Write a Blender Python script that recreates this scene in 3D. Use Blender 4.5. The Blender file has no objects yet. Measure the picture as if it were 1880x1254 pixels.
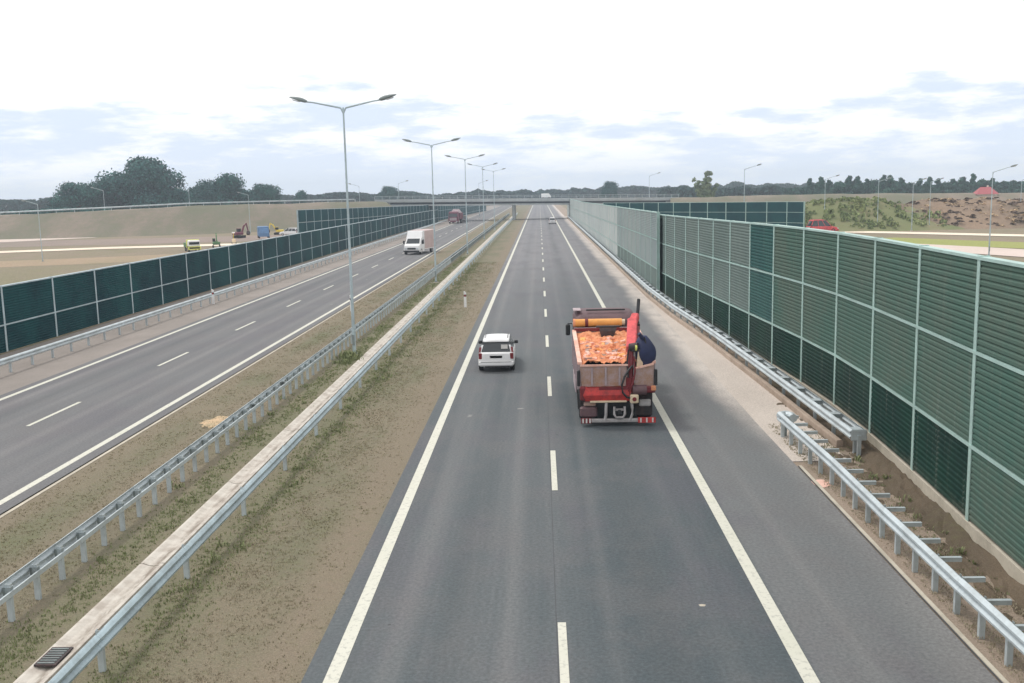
import bpy, math, random
from mathutils import Vector, Matrix, noise as mnoise
random.seed(7)
R = math.radians
scene = bpy.context.scene
col = scene.collection

# ------------------------------------------------------------------ colour / materials
def lin(c):
    c = c / 255.0
    return c / 12.92 if c <= 0.04045 else ((c + 0.055) / 1.055) ** 2.4
def rgb(r, g, b): return (lin(r), lin(g), lin(b), 1.0)
def mixc(a, b, t): return tuple(a[i] * (1 - t) + b[i] * t for i in range(4))

class NT:
    def __init__(s, nt): s.nt = nt
    def n(s, typ, **kw):
        nd = s.nt.nodes.new(typ)
        for k, v in kw.items():
            if k.startswith('i_'):
                key = k[2:]
                nd.inputs[int(key) if key.isdigit() else key.replace('_', ' ')].default_value = v
            else: setattr(nd, k, v)
        return nd
    def l(s, a, b): s.nt.links.new(a, b)
    def math(s, op, a, b=None, clamp=False):
        nd = s.n('ShaderNodeMath', operation=op); nd.use_clamp = clamp
        for i, v in enumerate((a, b)):
            if v is None: continue
            if isinstance(v, (int, float)): nd.inputs[i].default_value = v
            else: s.l(v, nd.inputs[i])
        return nd.outputs[0]
    def mix(s, f, a, b, mode='MIX'):
        nd = s.n('ShaderNodeMix', data_type='RGBA', blend_type=mode)
        for i, v in ((0, f), (6, a), (7, b)):
            if isinstance(v, (int, float)): nd.inputs[i].default_value = v
            elif isinstance(v, tuple): nd.inputs[i].default_value = v
            else: s.l(v, nd.inputs[i])
        return nd.outputs[2]
    def ramp(s, f, lo, hi, a=0.0, b=1.0):
        nd = s.n('ShaderNodeMapRange'); nd.interpolation_type = 'SMOOTHSTEP'
        s.l(f, nd.inputs[0])
        nd.inputs[1].default_value = lo; nd.inputs[2].default_value = hi
        nd.inputs[3].default_value = a; nd.inputs[4].default_value = b
        return nd.outputs[0]
    def noise(s, vec, scale, detail=4, rough=.55, xyz=(1, 1, 1)):
        if xyz != (1, 1, 1):
            m = s.n('ShaderNodeMapping'); m.inputs['Scale'].default_value = xyz
            s.l(vec, m.inputs[0]); vec = m.outputs[0]
        nd = s.n('ShaderNodeTexNoise'); s.l(vec, nd.inputs['Vector'])
        nd.inputs['Scale'].default_value = scale; nd.inputs['Detail'].default_value = detail
        nd.inputs['Roughness'].default_value = rough
        return nd.outputs[0]

def newmat(name):
    m = bpy.data.materials.new(name); m.use_nodes = True
    t = NT(m.node_tree); p = m.node_tree.nodes['Principled BSDF']
    return m, t, p
def mat(name, c, rough=.6, metal=0.0, var=.15, scale=3.0, bump=0.0, bscale=40.0, c2=None, spec=.5, world=False):
    """plain procedural material: colour broken up by two sizes of noise"""
    m, t, p = newmat(name)
    if world: v = t.n('ShaderNodeNewGeometry').outputs['Position']
    else: v = t.n('ShaderNodeTexCoord').outputs['Object']
    n1 = t.noise(v, scale, 5); n2 = t.noise(v, scale * 9, 3)
    if name.startswith(('panel', 'barrier')): spec = .1
    c2 = c2 or mixc(c, (c[0] * .35, c[1] * .33, c[2] * .3, 1), min(1, var * 2))
    f = t.ramp(t.math('ADD', t.math('MULTIPLY', n1, .7), t.math('MULTIPLY', n2, .3)), .35, .68)
    colr = t.mix(f, c, c2)
    if name.startswith('panel'):
        rnd = t.n('ShaderNodeObjectInfo').outputs['Random']
        colr = t.mix(t.math('MULTIPLY', rnd, .16), colr, mixc(c, (.16, .17, .14, 1), .6))
        sp = t.n('ShaderNodeSeparateXYZ'); t.l(v, sp.inputs[0])
        splash = t.math('MULTIPLY', t.ramp(t.math('ADD', sp.outputs[2], t.math('MULTIPLY', n2, .8)), 1.2, .5, 0, .4), t.ramp(n1, .3, .6, .3, 1))
        colr = t.mix(splash, colr, (.20, .17, .13, 1))
        runs = t.ramp(t.noise(v, 1.0, 4, .6, xyz=(7, 7, .35)), .56, .74, 0, .3)
        colr = t.mix(runs, colr, (.22, .23, .2, 1))
    t.l(colr, p.inputs['Base Color'])
    p.inputs['Roughness'].default_value = rough; p.inputs['Metallic'].default_value = metal
    p.inputs['Specular IOR Level'].default_value = spec
    if bump:
        b = t.n('ShaderNodeBump'); b.inputs['Strength'].default_value = bump; b.inputs['Distance'].default_value = .02
        t.l(t.noise(v, bscale, 3), b.inputs['Height']); t.l(b.outputs[0], p.inputs['Normal'])
    return m

M = {}
M['galv'] = mat('galvanised_steel', rgb(196, 206, 210), .5, .35, .2, 1.2, world=True)
M['galv_sky'] = mat('sky_tinted_steel', rgb(172, 190, 197), .45, .35, .25, 1.6, world=True)  # galvanised steel with the sky's blue reflection put into its colour
M['galv_dark'] = mat('weathered_steel', rgb(140, 150, 150), .6, .2, .25, 2, world=True)
M['post'] = mat('post_paint', rgb(172, 200, 194), .5, .1, .15, 1.5, world=True)
M['post_l'] = mat('post_paint_blue', rgb(182, 198, 204), .5, .1, .2, 1.5, world=True)
M['pan_mid'] = mat('panel_grey_green', rgb(72, 102, 92), .7, .0, .2, .35, c2=rgb(86, 102, 92), world=True)
M['pan_dark'] = mat('panel_dark_green', rgb(14, 56, 46), .7, .0, .2, .5, c2=rgb(10, 42, 38), world=True)
M['pan_teal'] = mat('panel_teal', rgb(50, 92, 88), .7, .0, .2, .5, c2=rgb(42, 80, 80), world=True)
M['pan_grey'] = mat('panel_grey', rgb(112, 126, 122), .7, .0, .2, .2, c2=rgb(98, 114, 110), world=True)
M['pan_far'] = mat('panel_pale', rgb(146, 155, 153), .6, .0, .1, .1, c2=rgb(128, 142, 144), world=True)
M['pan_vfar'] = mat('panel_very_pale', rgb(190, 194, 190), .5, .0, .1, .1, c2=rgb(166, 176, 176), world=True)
M['pan_left'] = mat('barrier_dark_teal', rgb(16, 72, 74), .7, .1, .2, .3, c2=rgb(6, 50, 58), world=True)
M['pan_back'] = mat('barrier_back_teal', rgb(22, 80, 84), .7, .1, .2, .3, c2=rgb(16, 64, 72), world=True)
M['concrete'] = mat('concrete', rgb(196, 188, 172), .9, 0, .2, 1.5, .3, 30, world=True)
M['concrete_p'] = mat('pale_concrete', rgb(214, 208, 194), .9, 0, .2, .8, .2, 30, c2=rgb(176, 166, 150), world=True)
def chanmat():
    m, t, p = newmat('channel_concrete')
    pos = t.n('ShaderNodeNewGeometry').outputs['Position']; sep = t.n('ShaderNodeSeparateXYZ'); t.l(pos, sep.inputs[0])
    c = t.mix(t.ramp(t.noise(pos, 2.5, 5, .65), .35, .7), (.60, .56, .50, 1), (.42, .37, .32, 1))
    d = t.ramp(t.math('ABSOLUTE', t.math('ADD', sep.outputs[0], 8.27)), .14, .01, 0, 1)
    f = t.math('MULTIPLY', d, t.ramp(t.noise(pos, 1.6, 4, .7, xyz=(3, .6, 1)), .42, .62, .15, .9))
    t.l(t.mix(f, c, (.21, .175, .14, 1)), p.inputs['Base Color']); p.inputs['Roughness'].default_value = .9
    return m
M['channel'] = chanmat()
M['concrete_g'] = mat('bridge_concrete', rgb(176, 182, 184), .85, 0, .2, .3, world=True)
M['shadowgap'] = mat('bridge_girder_shade', rgb(70, 78, 84), .8, 0, .2, .4, world=True)  # dark tone paints the shaded recess below the deck edge
M['white'] = mat('white_paint', rgb(232, 232, 232), .3, 0, .03, 2)
M['white_d'] = mat('dusty_white', rgb(214, 212, 208), .5, 0, .1, 2)
M['glass'] = mat('dark_glass', rgb(22, 32, 38), .12, 0, .1, 1, spec=.8)
M['black'] = mat('black_rubber', rgb(28, 28, 30), .8, 0, .2, 5, bump=.2)
M['blackp'] = mat('black_plastic', rgb(36, 37, 40), .5, 0, .2, 5)
M['redlamp'] = mat('red_lens', rgb(120, 22, 30), .2, 0, .1, 8)
M['orangelens'] = mat('orange_lens', rgb(230, 130, 40), .25, 0, .1, 8)
M['clearlamp'] = mat('clear_lens', rgb(210, 215, 220), .15, 0, .1, 8)
M['plate'] = mat('number_plate', rgb(60, 62, 60), .5, 0, .2, 20)
M['red'] = mat('red_paint', rgb(204, 60, 56), .6, 0, .3, 5, c2=rgb(140, 44, 44))
M['red_dk'] = mat('dark_red_paint', rgb(120, 30, 38), .5, 0, .3, 3)
M['maroon'] = mat('maroon_paint', rgb(112, 44, 66), .5, 0, .3, 1)
M['maroon_cab'] = mat('dusty_maroon', rgb(104, 78, 82), .65, 0, .3, 1.2, c2=rgb(74, 54, 58))
M['pinkred'] = mat('faded_red_paint', rgb(222, 86, 88), .6, 0, .2, 5, c2=rgb(176, 58, 64))
M['orange'] = mat('orange_load', rgb(234, 166, 122), .9, 0, .25, 2.5, .6, 22, c2=rgb(206, 128, 92))
M['peach'] = mat('peach_sheet', rgb(236, 196, 180), .8, 0, .15, 2, c2=rgb(214, 160, 140))
M['yellowbar'] = mat('yellow_orange_paint', rgb(240, 168, 84), .5, 0, .15, 5)
M['cream'] = mat('cream_paint', rgb(226, 206, 176), .6, 0, .2, 5)
M['mudgrey'] = mat('muddy_grey_paint', rgb(172, 150, 148), .8, 0, .3, 2.6, .4, 20, c2=rgb(158, 122, 92))
M['greypink'] = mat('grey_pink_paint', rgb(176, 160, 164), .7, 0, .2, 2)
M['chassis'] = mat('dark_chassis', rgb(52, 50, 52), .8, 0, .4, 4, .3, c2=rgb(86, 70, 68))
M['navy'] = mat('navy_tarpaulin', rgb(34, 44, 84), .7, 0, .3, 4, .5, 12)
M['steelgrey'] = mat('grey_steel', rgb(176, 172, 172), .6, .2, .25, 6)
M['blue'] = mat('blue_paint', rgb(84, 124, 168), .5, 0, .2, 2)
M['yellow'] = mat('yellow_paint', rgb(232, 206, 80), .5, 0, .15, 2)
M['lime'] = mat('pale_yellow_paint', rgb(228, 232, 120), .5, 0, .1, 2)
M['green'] = mat('green_paint', rgb(88, 128, 84), .6, 0, .2, 2)
M['beige'] = mat('beige_tarp', rgb(196, 176, 172), .7, 0, .12, .8, c2=rgb(184, 160, 158))
M['roofred'] = mat('red_roof_tiles', rgb(176, 96, 100), .8, 0, .2, 3)
M['plaster'] = mat('plaster', rgb(224, 214, 200), .9, 0, .1, 1)
M['bark'] = mat('bark', rgb(92, 82, 70), .9, 0, .3, 3, .5, 10)
M['reflector'] = mat('red_reflector', rgb(200, 60, 50), .3, 0, .05, 3)

def leafmat(name, a, b, c, sc=.35):
    m, t, p = newmat(name)
    v = t.n('ShaderNodeNewGeometry')
    n1 = t.noise(v.outputs['Position'], sc, 3)
    k = t.n('ShaderNodeObjectInfo').outputs['Random']
    f = t.ramp(n1, .35, .65)
    colr = t.mix(f, a, b)
    colr = t.mix(t.math('MULTIPLY', k, .5), colr, c)
    rnd = t.ramp(t.noise(v.outputs['Position'], 3.0, 1), .3, .7, .5, 1.5)
    mul = t.n('ShaderNodeVectorMath', operation='SCALE'); t.l(colr, mul.inputs[0]); t.l(rnd, mul.inputs['Scale'])
    t.l(mul.outputs[0], p.inputs['Base Color'])
    p.inputs['Roughness'].default_value = .7; p.inputs['Specular IOR Level'].default_value = .2
    return m
M['leaf'] = leafmat('leaf_deciduous', (.012, .062, .058, 1), (.042, .14, .115, 1), (.030, .10, .095, 1))
M['leaf_p'] = leafmat('leaf_pale', (.12, .17, .09, 1), (.22, .27, .15, 1), (.16, .2, .12, 1))
M['needle'] = leafmat('needle_pine', (.012, .058, .046, 1), (.042, .125, .088, 1), (.028, .09, .075, 1))
M['wood_far'] = leafmat('far_wood_leaf', (.022, .060, .055, 1), (.045, .095, .08, 1), (.032, .078, .07, 1), .05)
M['bushm'] = leafmat('bush_leaf', (.15, .20, .08, 1), (.29, .32, .14, 1), (.2, .24, .11, 1), .3)

# ground materials --------------------------------------------------
def asphalt(name, a, b, tracks, dust_x0=None, dust_x1=None, far=False):
    m, t, p = newmat(name)
    pos = t.n('ShaderNodeNewGeometry').outputs['Position']
    sep = t.n('ShaderNodeSeparateXYZ'); t.l(pos, sep.inputs[0]); X = sep.outputs[0]; Y = sep.outputs[1]
    # slow drift of the streaks
    streak = t.noise(pos, 1.0, 4, .6, xyz=(1.5, .03, 1))
    broad = t.noise(pos, .12, 4, .6, xyz=(1, .5, 1))
    fine = t.noise(pos, 14, 4, .7)
    c = t.mix(t.ramp(streak, .3, .7), a, b)
    c = t.mix(t.ramp(broad, .4, .7, 0, .45), c, mixc(a, b, 1.3))
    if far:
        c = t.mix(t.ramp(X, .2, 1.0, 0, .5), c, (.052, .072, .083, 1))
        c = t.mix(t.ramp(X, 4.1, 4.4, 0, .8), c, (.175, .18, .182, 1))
        c = t.mix(t.ramp(Y, 28, 130, 0, .75), c, (.235, .23, .24, 1))  # paler with distance: haze and grazing glare put into the colour
    stain = t.ramp(t.noise(pos, .25, 5, .65, xyz=(1.6, .5, 1)), .48, .62, 0, .32)
    c = t.mix(stain, c, (.115, .105, .125, 1))
    # wheel tracks polished lighter, centre strip stained darker
    for x, w, s in tracks:
        d = t.math('ABSOLUTE', t.math('SUBTRACT', X, x))
        f = t.ramp(d, w, 0.0, 0, 1)
        f = t.math('MULTIPLY', f, t.ramp(t.noise(pos, .5, 3, .6, xyz=(1, .08, 1)), .3, .65, .25, 1))
        if s > 0: c = t.mix(t.math('MULTIPLY', f, s), c, (.30, .285, .275, 1))
        else: c = t.mix(t.math('MULTIPLY', f, -s), c, (.07, .08, .085, 1))
    if dust_x0 is not None:
        wob = t.math('ADD', X, t.math('MULTIPLY', t.math('SUBTRACT', t.noise(pos, .35, 5, .6, xyz=(1, .35, 1)), .5), 1.6))
        f = t.ramp(wob, dust_x0, dust_x1, 0, 1)
        yy = t.ramp(Y, 24, 40, .12, 1)
        f = t.math('MULTIPLY', t.math('MULTIPLY', f, yy), t.ramp(fine, .2, .7, .7, 1))
        c = t.mix(f, c, (.62, .555, .50, 1))
    agg = t.noise(pos, 32, 3, .75)
    c = t.mix(t.ramp(t.noise(pos, .45, 5, .7, xyz=(1, .7, 1)), .42, .66, 0, .3), c, (.155, .145, .145, 1))
    c = t.mix(t.ramp(agg, .60, .75, 0, .5), c, (.27, .27, .265, 1))
    drip = t.math('MULTIPLY', t.ramp(t.noise(pos, 5.5, 2, .5), .70, .76, 0, .55), t.ramp(t.noise(pos, .3, 2), .45, .6, 0, 1))
    c = t.mix(drip, c, (.045, .045, .05, 1))
    sp = t.ramp(fine, .25, .8, .76, 1.22)
    sc = t.n('ShaderNodeVectorMath', operation='SCALE'); t.l(c, sc.inputs[0]); t.l(sp, sc.inputs['Scale'])
    # odd pale spots of spilled mortar
    spots = t.ramp(t.noise(pos, .9, 2, .5), .74, .79, 0, .5)
    c = t.mix(spots, sc.outputs[0], (.42, .40, .37, 1))
    t.l(c, p.inputs['Base Color'])
    p.inputs['Roughness'].default_value = .8; p.inputs['Specular IOR Level'].default_value = .22
    b = t.n('ShaderNodeBump'); b.inputs['Strength'].default_value = .35; b.inputs['Distance'].default_value = .01
    t.l(t.noise(pos, 60, 3), b.inputs['Height']); t.l(b.outputs[0], p.inputs['Normal'])
    return m
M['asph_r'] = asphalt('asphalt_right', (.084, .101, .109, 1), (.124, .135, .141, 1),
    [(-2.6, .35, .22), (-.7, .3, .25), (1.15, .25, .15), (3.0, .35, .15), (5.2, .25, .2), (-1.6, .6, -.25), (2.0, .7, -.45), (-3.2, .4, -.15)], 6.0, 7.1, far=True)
M['asph_l'] = asphalt('asphalt_left', (.125, .13, .137, 1), (.165, .165, .168, 1),
    [(-20.6, .4, .3), (-18.8, .4, .3), (-16.8, .4, .25), (-15.1, .4, .25), (-19.7, .6, -.3)])

def soil(name, dirt_a, dirt_b, grass_a, grass_b, bands=(), base_grass=.5, sc=1.0, browns=()):
    m, t, p = newmat(name)
    pos = t.n('ShaderNodeNewGeometry').outputs['Position']
    sep = t.n('ShaderNodeSeparateXYZ'); t.l(pos, sep.inputs[0]); X = sep.outputs[0]
    n1 = t.noise(pos, .35 * sc, 5, .6, xyz=(1, .45, 1)); n2 = t.noise(pos, 3 * sc, 5, .65); n3 = t.noise(pos, 22 * sc, 4, .7)
    d = t.mix(t.ramp(t.math('ADD', t.math('MULTIPLY', n1, .5), t.math('MULTIPLY', n3, .5)), .38, .62), dirt_a, dirt_b)
    g = t.mix(t.ramp(n3, .3, .7), grass_a, grass_b)
    f = t.ramp(t.math('ADD', t.math('MULTIPLY', n1, .55), t.math('MULTIPLY', n2, .45)), .50 - base_grass * .25, .80 - base_grass * .25, 0, .85)
    for x, w, s in bands:
        dd = t.math('ABSOLUTE', t.math('SUBTRACT', X, x))
        bf = t.math('MULTIPLY', t.ramp(dd, w, w * .2, 0, 1), t.ramp(t.math('ADD', t.math('MULTIPLY', n1, .4), t.math('MULTIPLY', n2, .6)), .34, .66, .1, s))
        f = t.math('MAXIMUM', f, bf)
    for x, w, s in browns:
        dd = t.math('ABSOLUTE', t.math('SUBTRACT', X, x))
        d = t.mix(t.math('MULTIPLY', t.ramp(dd, w, w*.1, 0, 1), t.ramp(n1, .35, .6, .3*s, s)), d, (.235, .188, .142, 1))
        f = t.math('MULTIPLY', f, t.ramp(dd, w*.2, w, .35, 1))
    c = t.mix(t.math('MULTIPLY', f, .8), d, g)
    peb = t.ramp(t.noise(pos, 38 * sc, 2, .5), .66, .74, 0, .45); c = t.mix(peb, c, (.42, .39, .33, 1))
    sp = t.ramp(t.noise(pos, 45 * sc, 3, .7), .25, .75, .75, 1.25)
    s_ = t.n('ShaderNodeVectorMath', operation='SCALE'); t.l(c, s_.inputs[0]); t.l(sp, s_.inputs['Scale'])
    t.l(s_.outputs[0], p.inputs['Base Color'])
    p.inputs['Roughness'].default_value = .95; p.inputs['Specular IOR Level'].default_value = .15
    b = t.n('ShaderNodeBump'); b.inputs['Strength'].default_value = .7; b.inputs['Distance'].default_value = .04
    t.l(t.noise(pos, 14 * sc, 5, .7), b.inputs['Height']); t.l(b.outputs[0], p.inputs['Normal'])
    return m
M['median'] = soil('median_dry_grass', (.225, .188, .135, 1), (.160, .150, .105, 1), (.130, .148, .075, 1), (.175, .185, .10, 1),
    [(-9.1, .8, .75), (-7.0, 1.0, .8), (-12.9, .5, .35)], .3, browns=[(-4.4, 1.0, .8), (-13.2, .9, .6), (-11.2, .8, .5)])
M['ground'] = soil('field_ground', (.28, .215, .165, 1), (.20, .17, .13, 1), (.165, .17, .095, 1), (.25, .225, .12, 1), (), .6, .12)
M['sand'] = soil('sandy_dirt', (.37, .295, .235, 1), (.26, .21, .165, 1), (.22, .22, .12, 1), (.26, .25, .14, 1), (), -.1, 1.0)
M['pale_sh'] = soil('pale_dusty_concrete', (.62, .55, .49, 1), (.50, .44, .39, 1), (.4, .36, .3, 1), (.45, .4, .33, 1), (), -.2, .8)
M['darkdirt'] = soil('turned_brown_soil', (.175, .135, .095, 1), (.10, .08, .058, 1), (.15, .15, .07, 1), (.2, .2, .1, 1), (), .0, 1.6)
M['shoulder'] = soil('gravel_shoulder', (.31, .275, .25, 1), (.24, .215, .195, 1), (.3, .29, .22, 1), (.33, .31, .25, 1), (), -.2, 1.2)
M['emb'] = soil('embankment_soil', (.27, .215, .175, 1), (.16, .145, .12, 1), (.12, .14, .085, 1), (.19, .195, .12, 1), (), .6, .3)
M['mound'] = soil('mound_soil', (.30, .215, .15, 1), (.15, .115, .09, 1), (.2, .2, .1, 1), (.25, .23, .12, 1), (), .05, .25)
M['clod'] = mat('dark_earth', rgb(98, 82, 70), .95, 0, .3, .6, world=True)
M['tuftm'] = leafmat('dry_tuft', (.19, .18, .135, 1), (.26, .235, .18, 1), (.22, .21, .15, 1), .2)
M['pinkdirt'] = soil('pinkish_bare_soil', (.30, .235, .20, 1), (.24, .195, .17, 1), (.2, .2, .13, 1), (.24, .22, .15, 1), (), .1, .12)
M['tandirt'] = soil('tan_bare_soil', (.37, .27, .19, 1), (.28, .225, .155, 1), (.24, .23, .12, 1), (.3, .27, .15, 1), (), .3, .15)
M['meadowm'] = soil('meadow_grass', (.34, .32, .13, 1), (.28, .28, .10, 1), (.20, .26, .07, 1), (.36, .36, .12, 1), (), 1.0, .2)
M['moundg'] = soil('mound_grass', (.25, .20, .13, 1), (.16, .15, .095, 1), (.10, .14, .055, 1), (.22, .245, .10, 1), (), .9, .45)
M['haul'] = mat('pale_haul_road', rgb(232, 220, 200), .95, 0, .1, .08, .2, 3, c2=rgb(222, 204, 184), world=True)
M['haul2'] = mat('pinkish_haul_road', rgb(206, 190, 180), .95, 0, .1, .08, .2, 3, world=True)
M['kerbm'] = mat('brown_kerb', rgb(176, 158, 142), .9, 0, .2, 1.5, .3, 30, world=True)
M['sandspill'] = mat('spilled_sand', rgb(200, 170, 136), .95, 0, .3, 2.5, .3, 20, c2=rgb(160, 146, 116), world=True)
M['seam'] = mat('bitumen_seam', rgb(70, 72, 76), .7, 0, .2, 2, world=True)

def paintmat():
    m, t, p = newmat('road_paint')
    pos = t.n('ShaderNodeNewGeometry').outputs['Position']
    n = t.noise(pos, 9, 5, .7); n2 = t.noise(pos, .8, 3)
    c = t.mix(t.ramp(n, .50, .68, 0, .8), (.60, .59, .51, 1), (.36, .36, .32, 1))
    c = t.mix(t.ramp(n2, .4, .7, 0, .35), c, (.5, .51, .41, 1))
    t.l(c, p.inputs['Base Color']); p.inputs['Roughness'].default_value = .7
    return m
M['paint'] = paintmat()

# ------------------------------------------------------------------ mesh builder
class MB:
    def __init__(s): s.v = []; s.f = []; s.m = []; s.mats = []; s.sm = []
    def mi(s, mt):
        if mt not in s.mats: s.mats.append(mt)
        return s.mats.index(mt)
    def add(s, vs, fs, mt=None, smooth=False):
        o = len(s.v); s.v += [tuple(v) for v in vs]
        i = s.mi(mt) if mt is not None else 0
        for f in fs: s.f.append(tuple(o + k for k in f)); s.m.append(i); s.sm.append(smooth)
    def box(s, x0, x1, y0, y1, z0, z1, mt=None, mtx=None, bev=0.0):
        if bev > 0:
            b = min(bev, (x1-x0)*.45, (y1-y0)*.45, (z1-z0)*.45)
            # chamfered box: three stacked outlines
            def ring(z, d):
                xs0, xs1, ys0, ys1 = x0 + d, x1 - d, y0 + d, y1 - d
                return [(xs0 + b, ys0, z), (xs1 - b, ys0, z), (xs1, ys0 + b, z), (xs1, ys1 - b, z), (xs1 - b, ys1, z), (xs0 + b, ys1, z), (xs0, ys1 - b, z), (xs0, ys0 + b, z)]
            rs = [ring(z0, b * .9), ring(z0 + b, 0), ring(z1 - b, 0), ring(z1, b * .9)]
            vs = [p for r in rs for p in r]
            if mtx: vs = [mtx @ Vector(p) for p in vs]
            fs = [tuple(range(7, -1, -1)), tuple(range(24, 32))]
            for k in range(3):
                for i in range(8):
                    fs.append((k*8+i, k*8+(i+1) % 8, (k+1)*8+(i+1) % 8, (k+1)*8+i))
            s.add(vs, fs, mt); return
        vs = [(x0,y0,z0),(x1,y0,z0),(x1,y1,z0),(x0,y1,z0),(x0,y0,z1),(x1,y0,z1),(x1,y1,z1),(x0,y1,z1)]
        if mtx: vs = [mtx @ Vector(p) for p in vs]
        s.add(vs, [(0,3,2,1),(4,5,6,7),(0,1,5,4),(1,2,6,5),(2,3,7,6),(3,0,4,7)], mt)
    def tube(s, pts, r, n=8, mt=None, cap=True):
        pts = [Vector(p) for p in pts]
        rs = r if isinstance(r, (list, tuple)) else [r] * len(pts)
        vs = []; fs = []
        up = Vector((0, 0, 1))
        for i, p in enumerate(pts):
            d = (pts[min(i+1, len(pts)-1)] - pts[max(i-1, 0)]).normalized()
            a = d.cross(up)
            if a.length < .05: a = d.cross(Vector((0, 1, 0)))
            a.normalize(); b = a.cross(d)
            for k in range(n):
                t = 2 * math.pi * k / n
                vs.append(p + (a * math.cos(t) + b * math.sin(t)) * rs[i])
        for i in range(len(pts) - 1):
            for k in range(n):
                fs.append((i*n+k, i*n+(k+1) % n, (i+1)*n+(k+1) % n, (i+1)*n+k))
        s.add(vs, fs, mt, True)
        if cap:
            s.add(vs[:n], [tuple(range(n-1, -1, -1))], mt); s.add(vs[-n:], [tuple(range(n))], mt)
    def loft(s, rings, mt=None, smooth=False, caps=True):
        n = len(rings[0]); vs = [p for r in rings for p in r]; fs = []
        for i in range(len(rings)-1):
            for k in range(n):
                fs.append((i*n+k, i*n+(k+1) % n, (i+1)*n+(k+1) % n, (i+1)*n+k))
        s.add(vs, fs, mt, smooth)
        if caps:
            s.add(rings[0], [tuple(range(n-1, -1, -1))], mt); s.add(rings[-1], [tuple(range(n))], mt)
    def sweep(s, prof, path, mt=None, closed=True, zoff=None, smooth=False):
        """prof: (lateral, z); lateral positive = right of travel direction"""
        P = [Vector((p[0], p[1], p[2] if len(p) > 2 else 0)) for p in path]
        rings = []
        for i, p in enumerate(P):
            d = (P[min(i+1, len(P)-1)] - P[max(i-1, 0)]); d.z = 0; d.normalize()
            nrm = Vector((d.y, -d.x, 0))
            rings.append([p + nrm * a + Vector((0, 0, z)) for a, z in prof])
        n = len(prof); vs = [q for r in rings for q in r]; fs = []
        for i in range(len(rings)-1):
            for k in range(n if closed else n-1):
                fs.append((i*n+k, i*n+(k+1) % n, (i+1)*n+(k+1) % n, (i+1)*n+k))
        s.add(vs, fs, mt, smooth)
        if closed:
            s.add(rings[0], [tuple(range(n-1, -1, -1))], mt); s.add(rings[-1], [tuple(range(n))], mt)
    def mesh(s, name, mt=None):
        me = bpy.data.meshes.new(name); me.from_pydata(s.v, [], s.f)
        ms = s.mats if s.mats else [mt]
        for k in ms: me.materials.append(M[k] if isinstance(k, str) else k)
        me.polygons.foreach_set('material_index', s.m)
        me.polygons.foreach_set('use_smooth', s.sm)
        me.update(); return me
    def obj(s, name, mt=None, parent=None, loc=None):
        o = bpy.data.objects.new(name, s.mesh(name, mt)); col.objects.link(o)
        if parent: o.parent = parent
        if loc: o.location = loc
        return o

def empty(name, loc=(0,0,0), rz=0.0):
    o = bpy.data.objects.new(name, None); o.empty_display_size = .3; col.objects.link(o)
    o.location = loc; o.rotation_euler = (0, 0, rz); return o
def tag(o, label, cat, group=None, kind=None):
    if label: o['label'] = label
    if cat: o['category'] = cat
    if group: o['group'] = group
    if kind: o['kind'] = kind
    return o
def struct(o, label=None):
    o['kind'] = 'structure'
    if label: o['label'] = label
    return o
def inst(name, me, parent, loc=(0,0,0), rz=0.0, sc=None):
    o = bpy.data.objects.new(name, me); col.objects.link(o); o.parent = parent
    o.location = loc; o.rotation_euler = (0, 0, rz)
    if sc: o.scale = sc
    return o
def copy_tree(o, parent=None):
    c = o.copy(); col.objects.link(c); c.parent = parent
    for ch in list(o.children): copy_tree(ch, c)
    return c

def resample(path, step, start=0.0):
    P = [Vector((p[0], p[1], p[2] if len(p) > 2 else 0)) for p in path]
    out = []; want = start; acc = 0
    for a, b in zip(P[:-1], P[1:]):
        L = (b - a).length
        while want <= acc + L + 1e-6:
            out.append(a.lerp(b, (want - acc) / L)); want += step
        acc += L
    return out

# ------------------------------------------------------------------ ground, roads
def sheet(name, x0, x1, y0, y1, z, mt, nx=1, ny=1):
    b = MB(); vs = []; fs = []
    for j in range(ny+1):
        for i in range(nx+1): vs.append((x0+(x1-x0)*i/nx, y0+(y1-y0)*j/ny, z))
    for j in range(ny):
        for i in range(nx): fs.append((j*(nx+1)+i, j*(nx+1)+i+1, (j+1)*(nx+1)+i+1, (j+1)*(nx+1)+i))
    b.add(vs, fs, mt); return b.obj(name)
def strip(name, path, w, z, mt):
    b = MB(); b.sweep([(-w/2, z), (w/2, z)], path, mt, closed=False); return b.obj(name)

struct(sheet('ground', -2500, 2500, -60, 2600, -.06, 'ground'))
struct(sheet('median_verge', -13.55, -3.9, -10, 620, -.008, 'median', 1, 40))
# right carriageway
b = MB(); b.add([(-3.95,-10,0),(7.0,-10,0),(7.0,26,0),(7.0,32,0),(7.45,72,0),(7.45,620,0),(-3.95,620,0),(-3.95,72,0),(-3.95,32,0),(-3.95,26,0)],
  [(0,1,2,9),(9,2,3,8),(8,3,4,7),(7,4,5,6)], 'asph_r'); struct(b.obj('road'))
b = MB(); b.add([(-21.9,-10,0),(-13.6,-10,0),(-13.6,620,0),(-21.9,620,0)], [(0,1,2,3)], 'asph_l'); struct(b.obj('road'))
struct(sheet('gravel_shoulder', -27.6, -21.9, -10, 620, -.004, 'shoulder', 1, 30))
struct(sheet('sandy_shoulder', 7.0, 11.0, -10, 620, -.03, 'sand', 1, 30))
struct(sheet('paved_shoulder', 7.0, 8.6, 27.5, 300, -.012, 'pale_sh', 1, 30))
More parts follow.
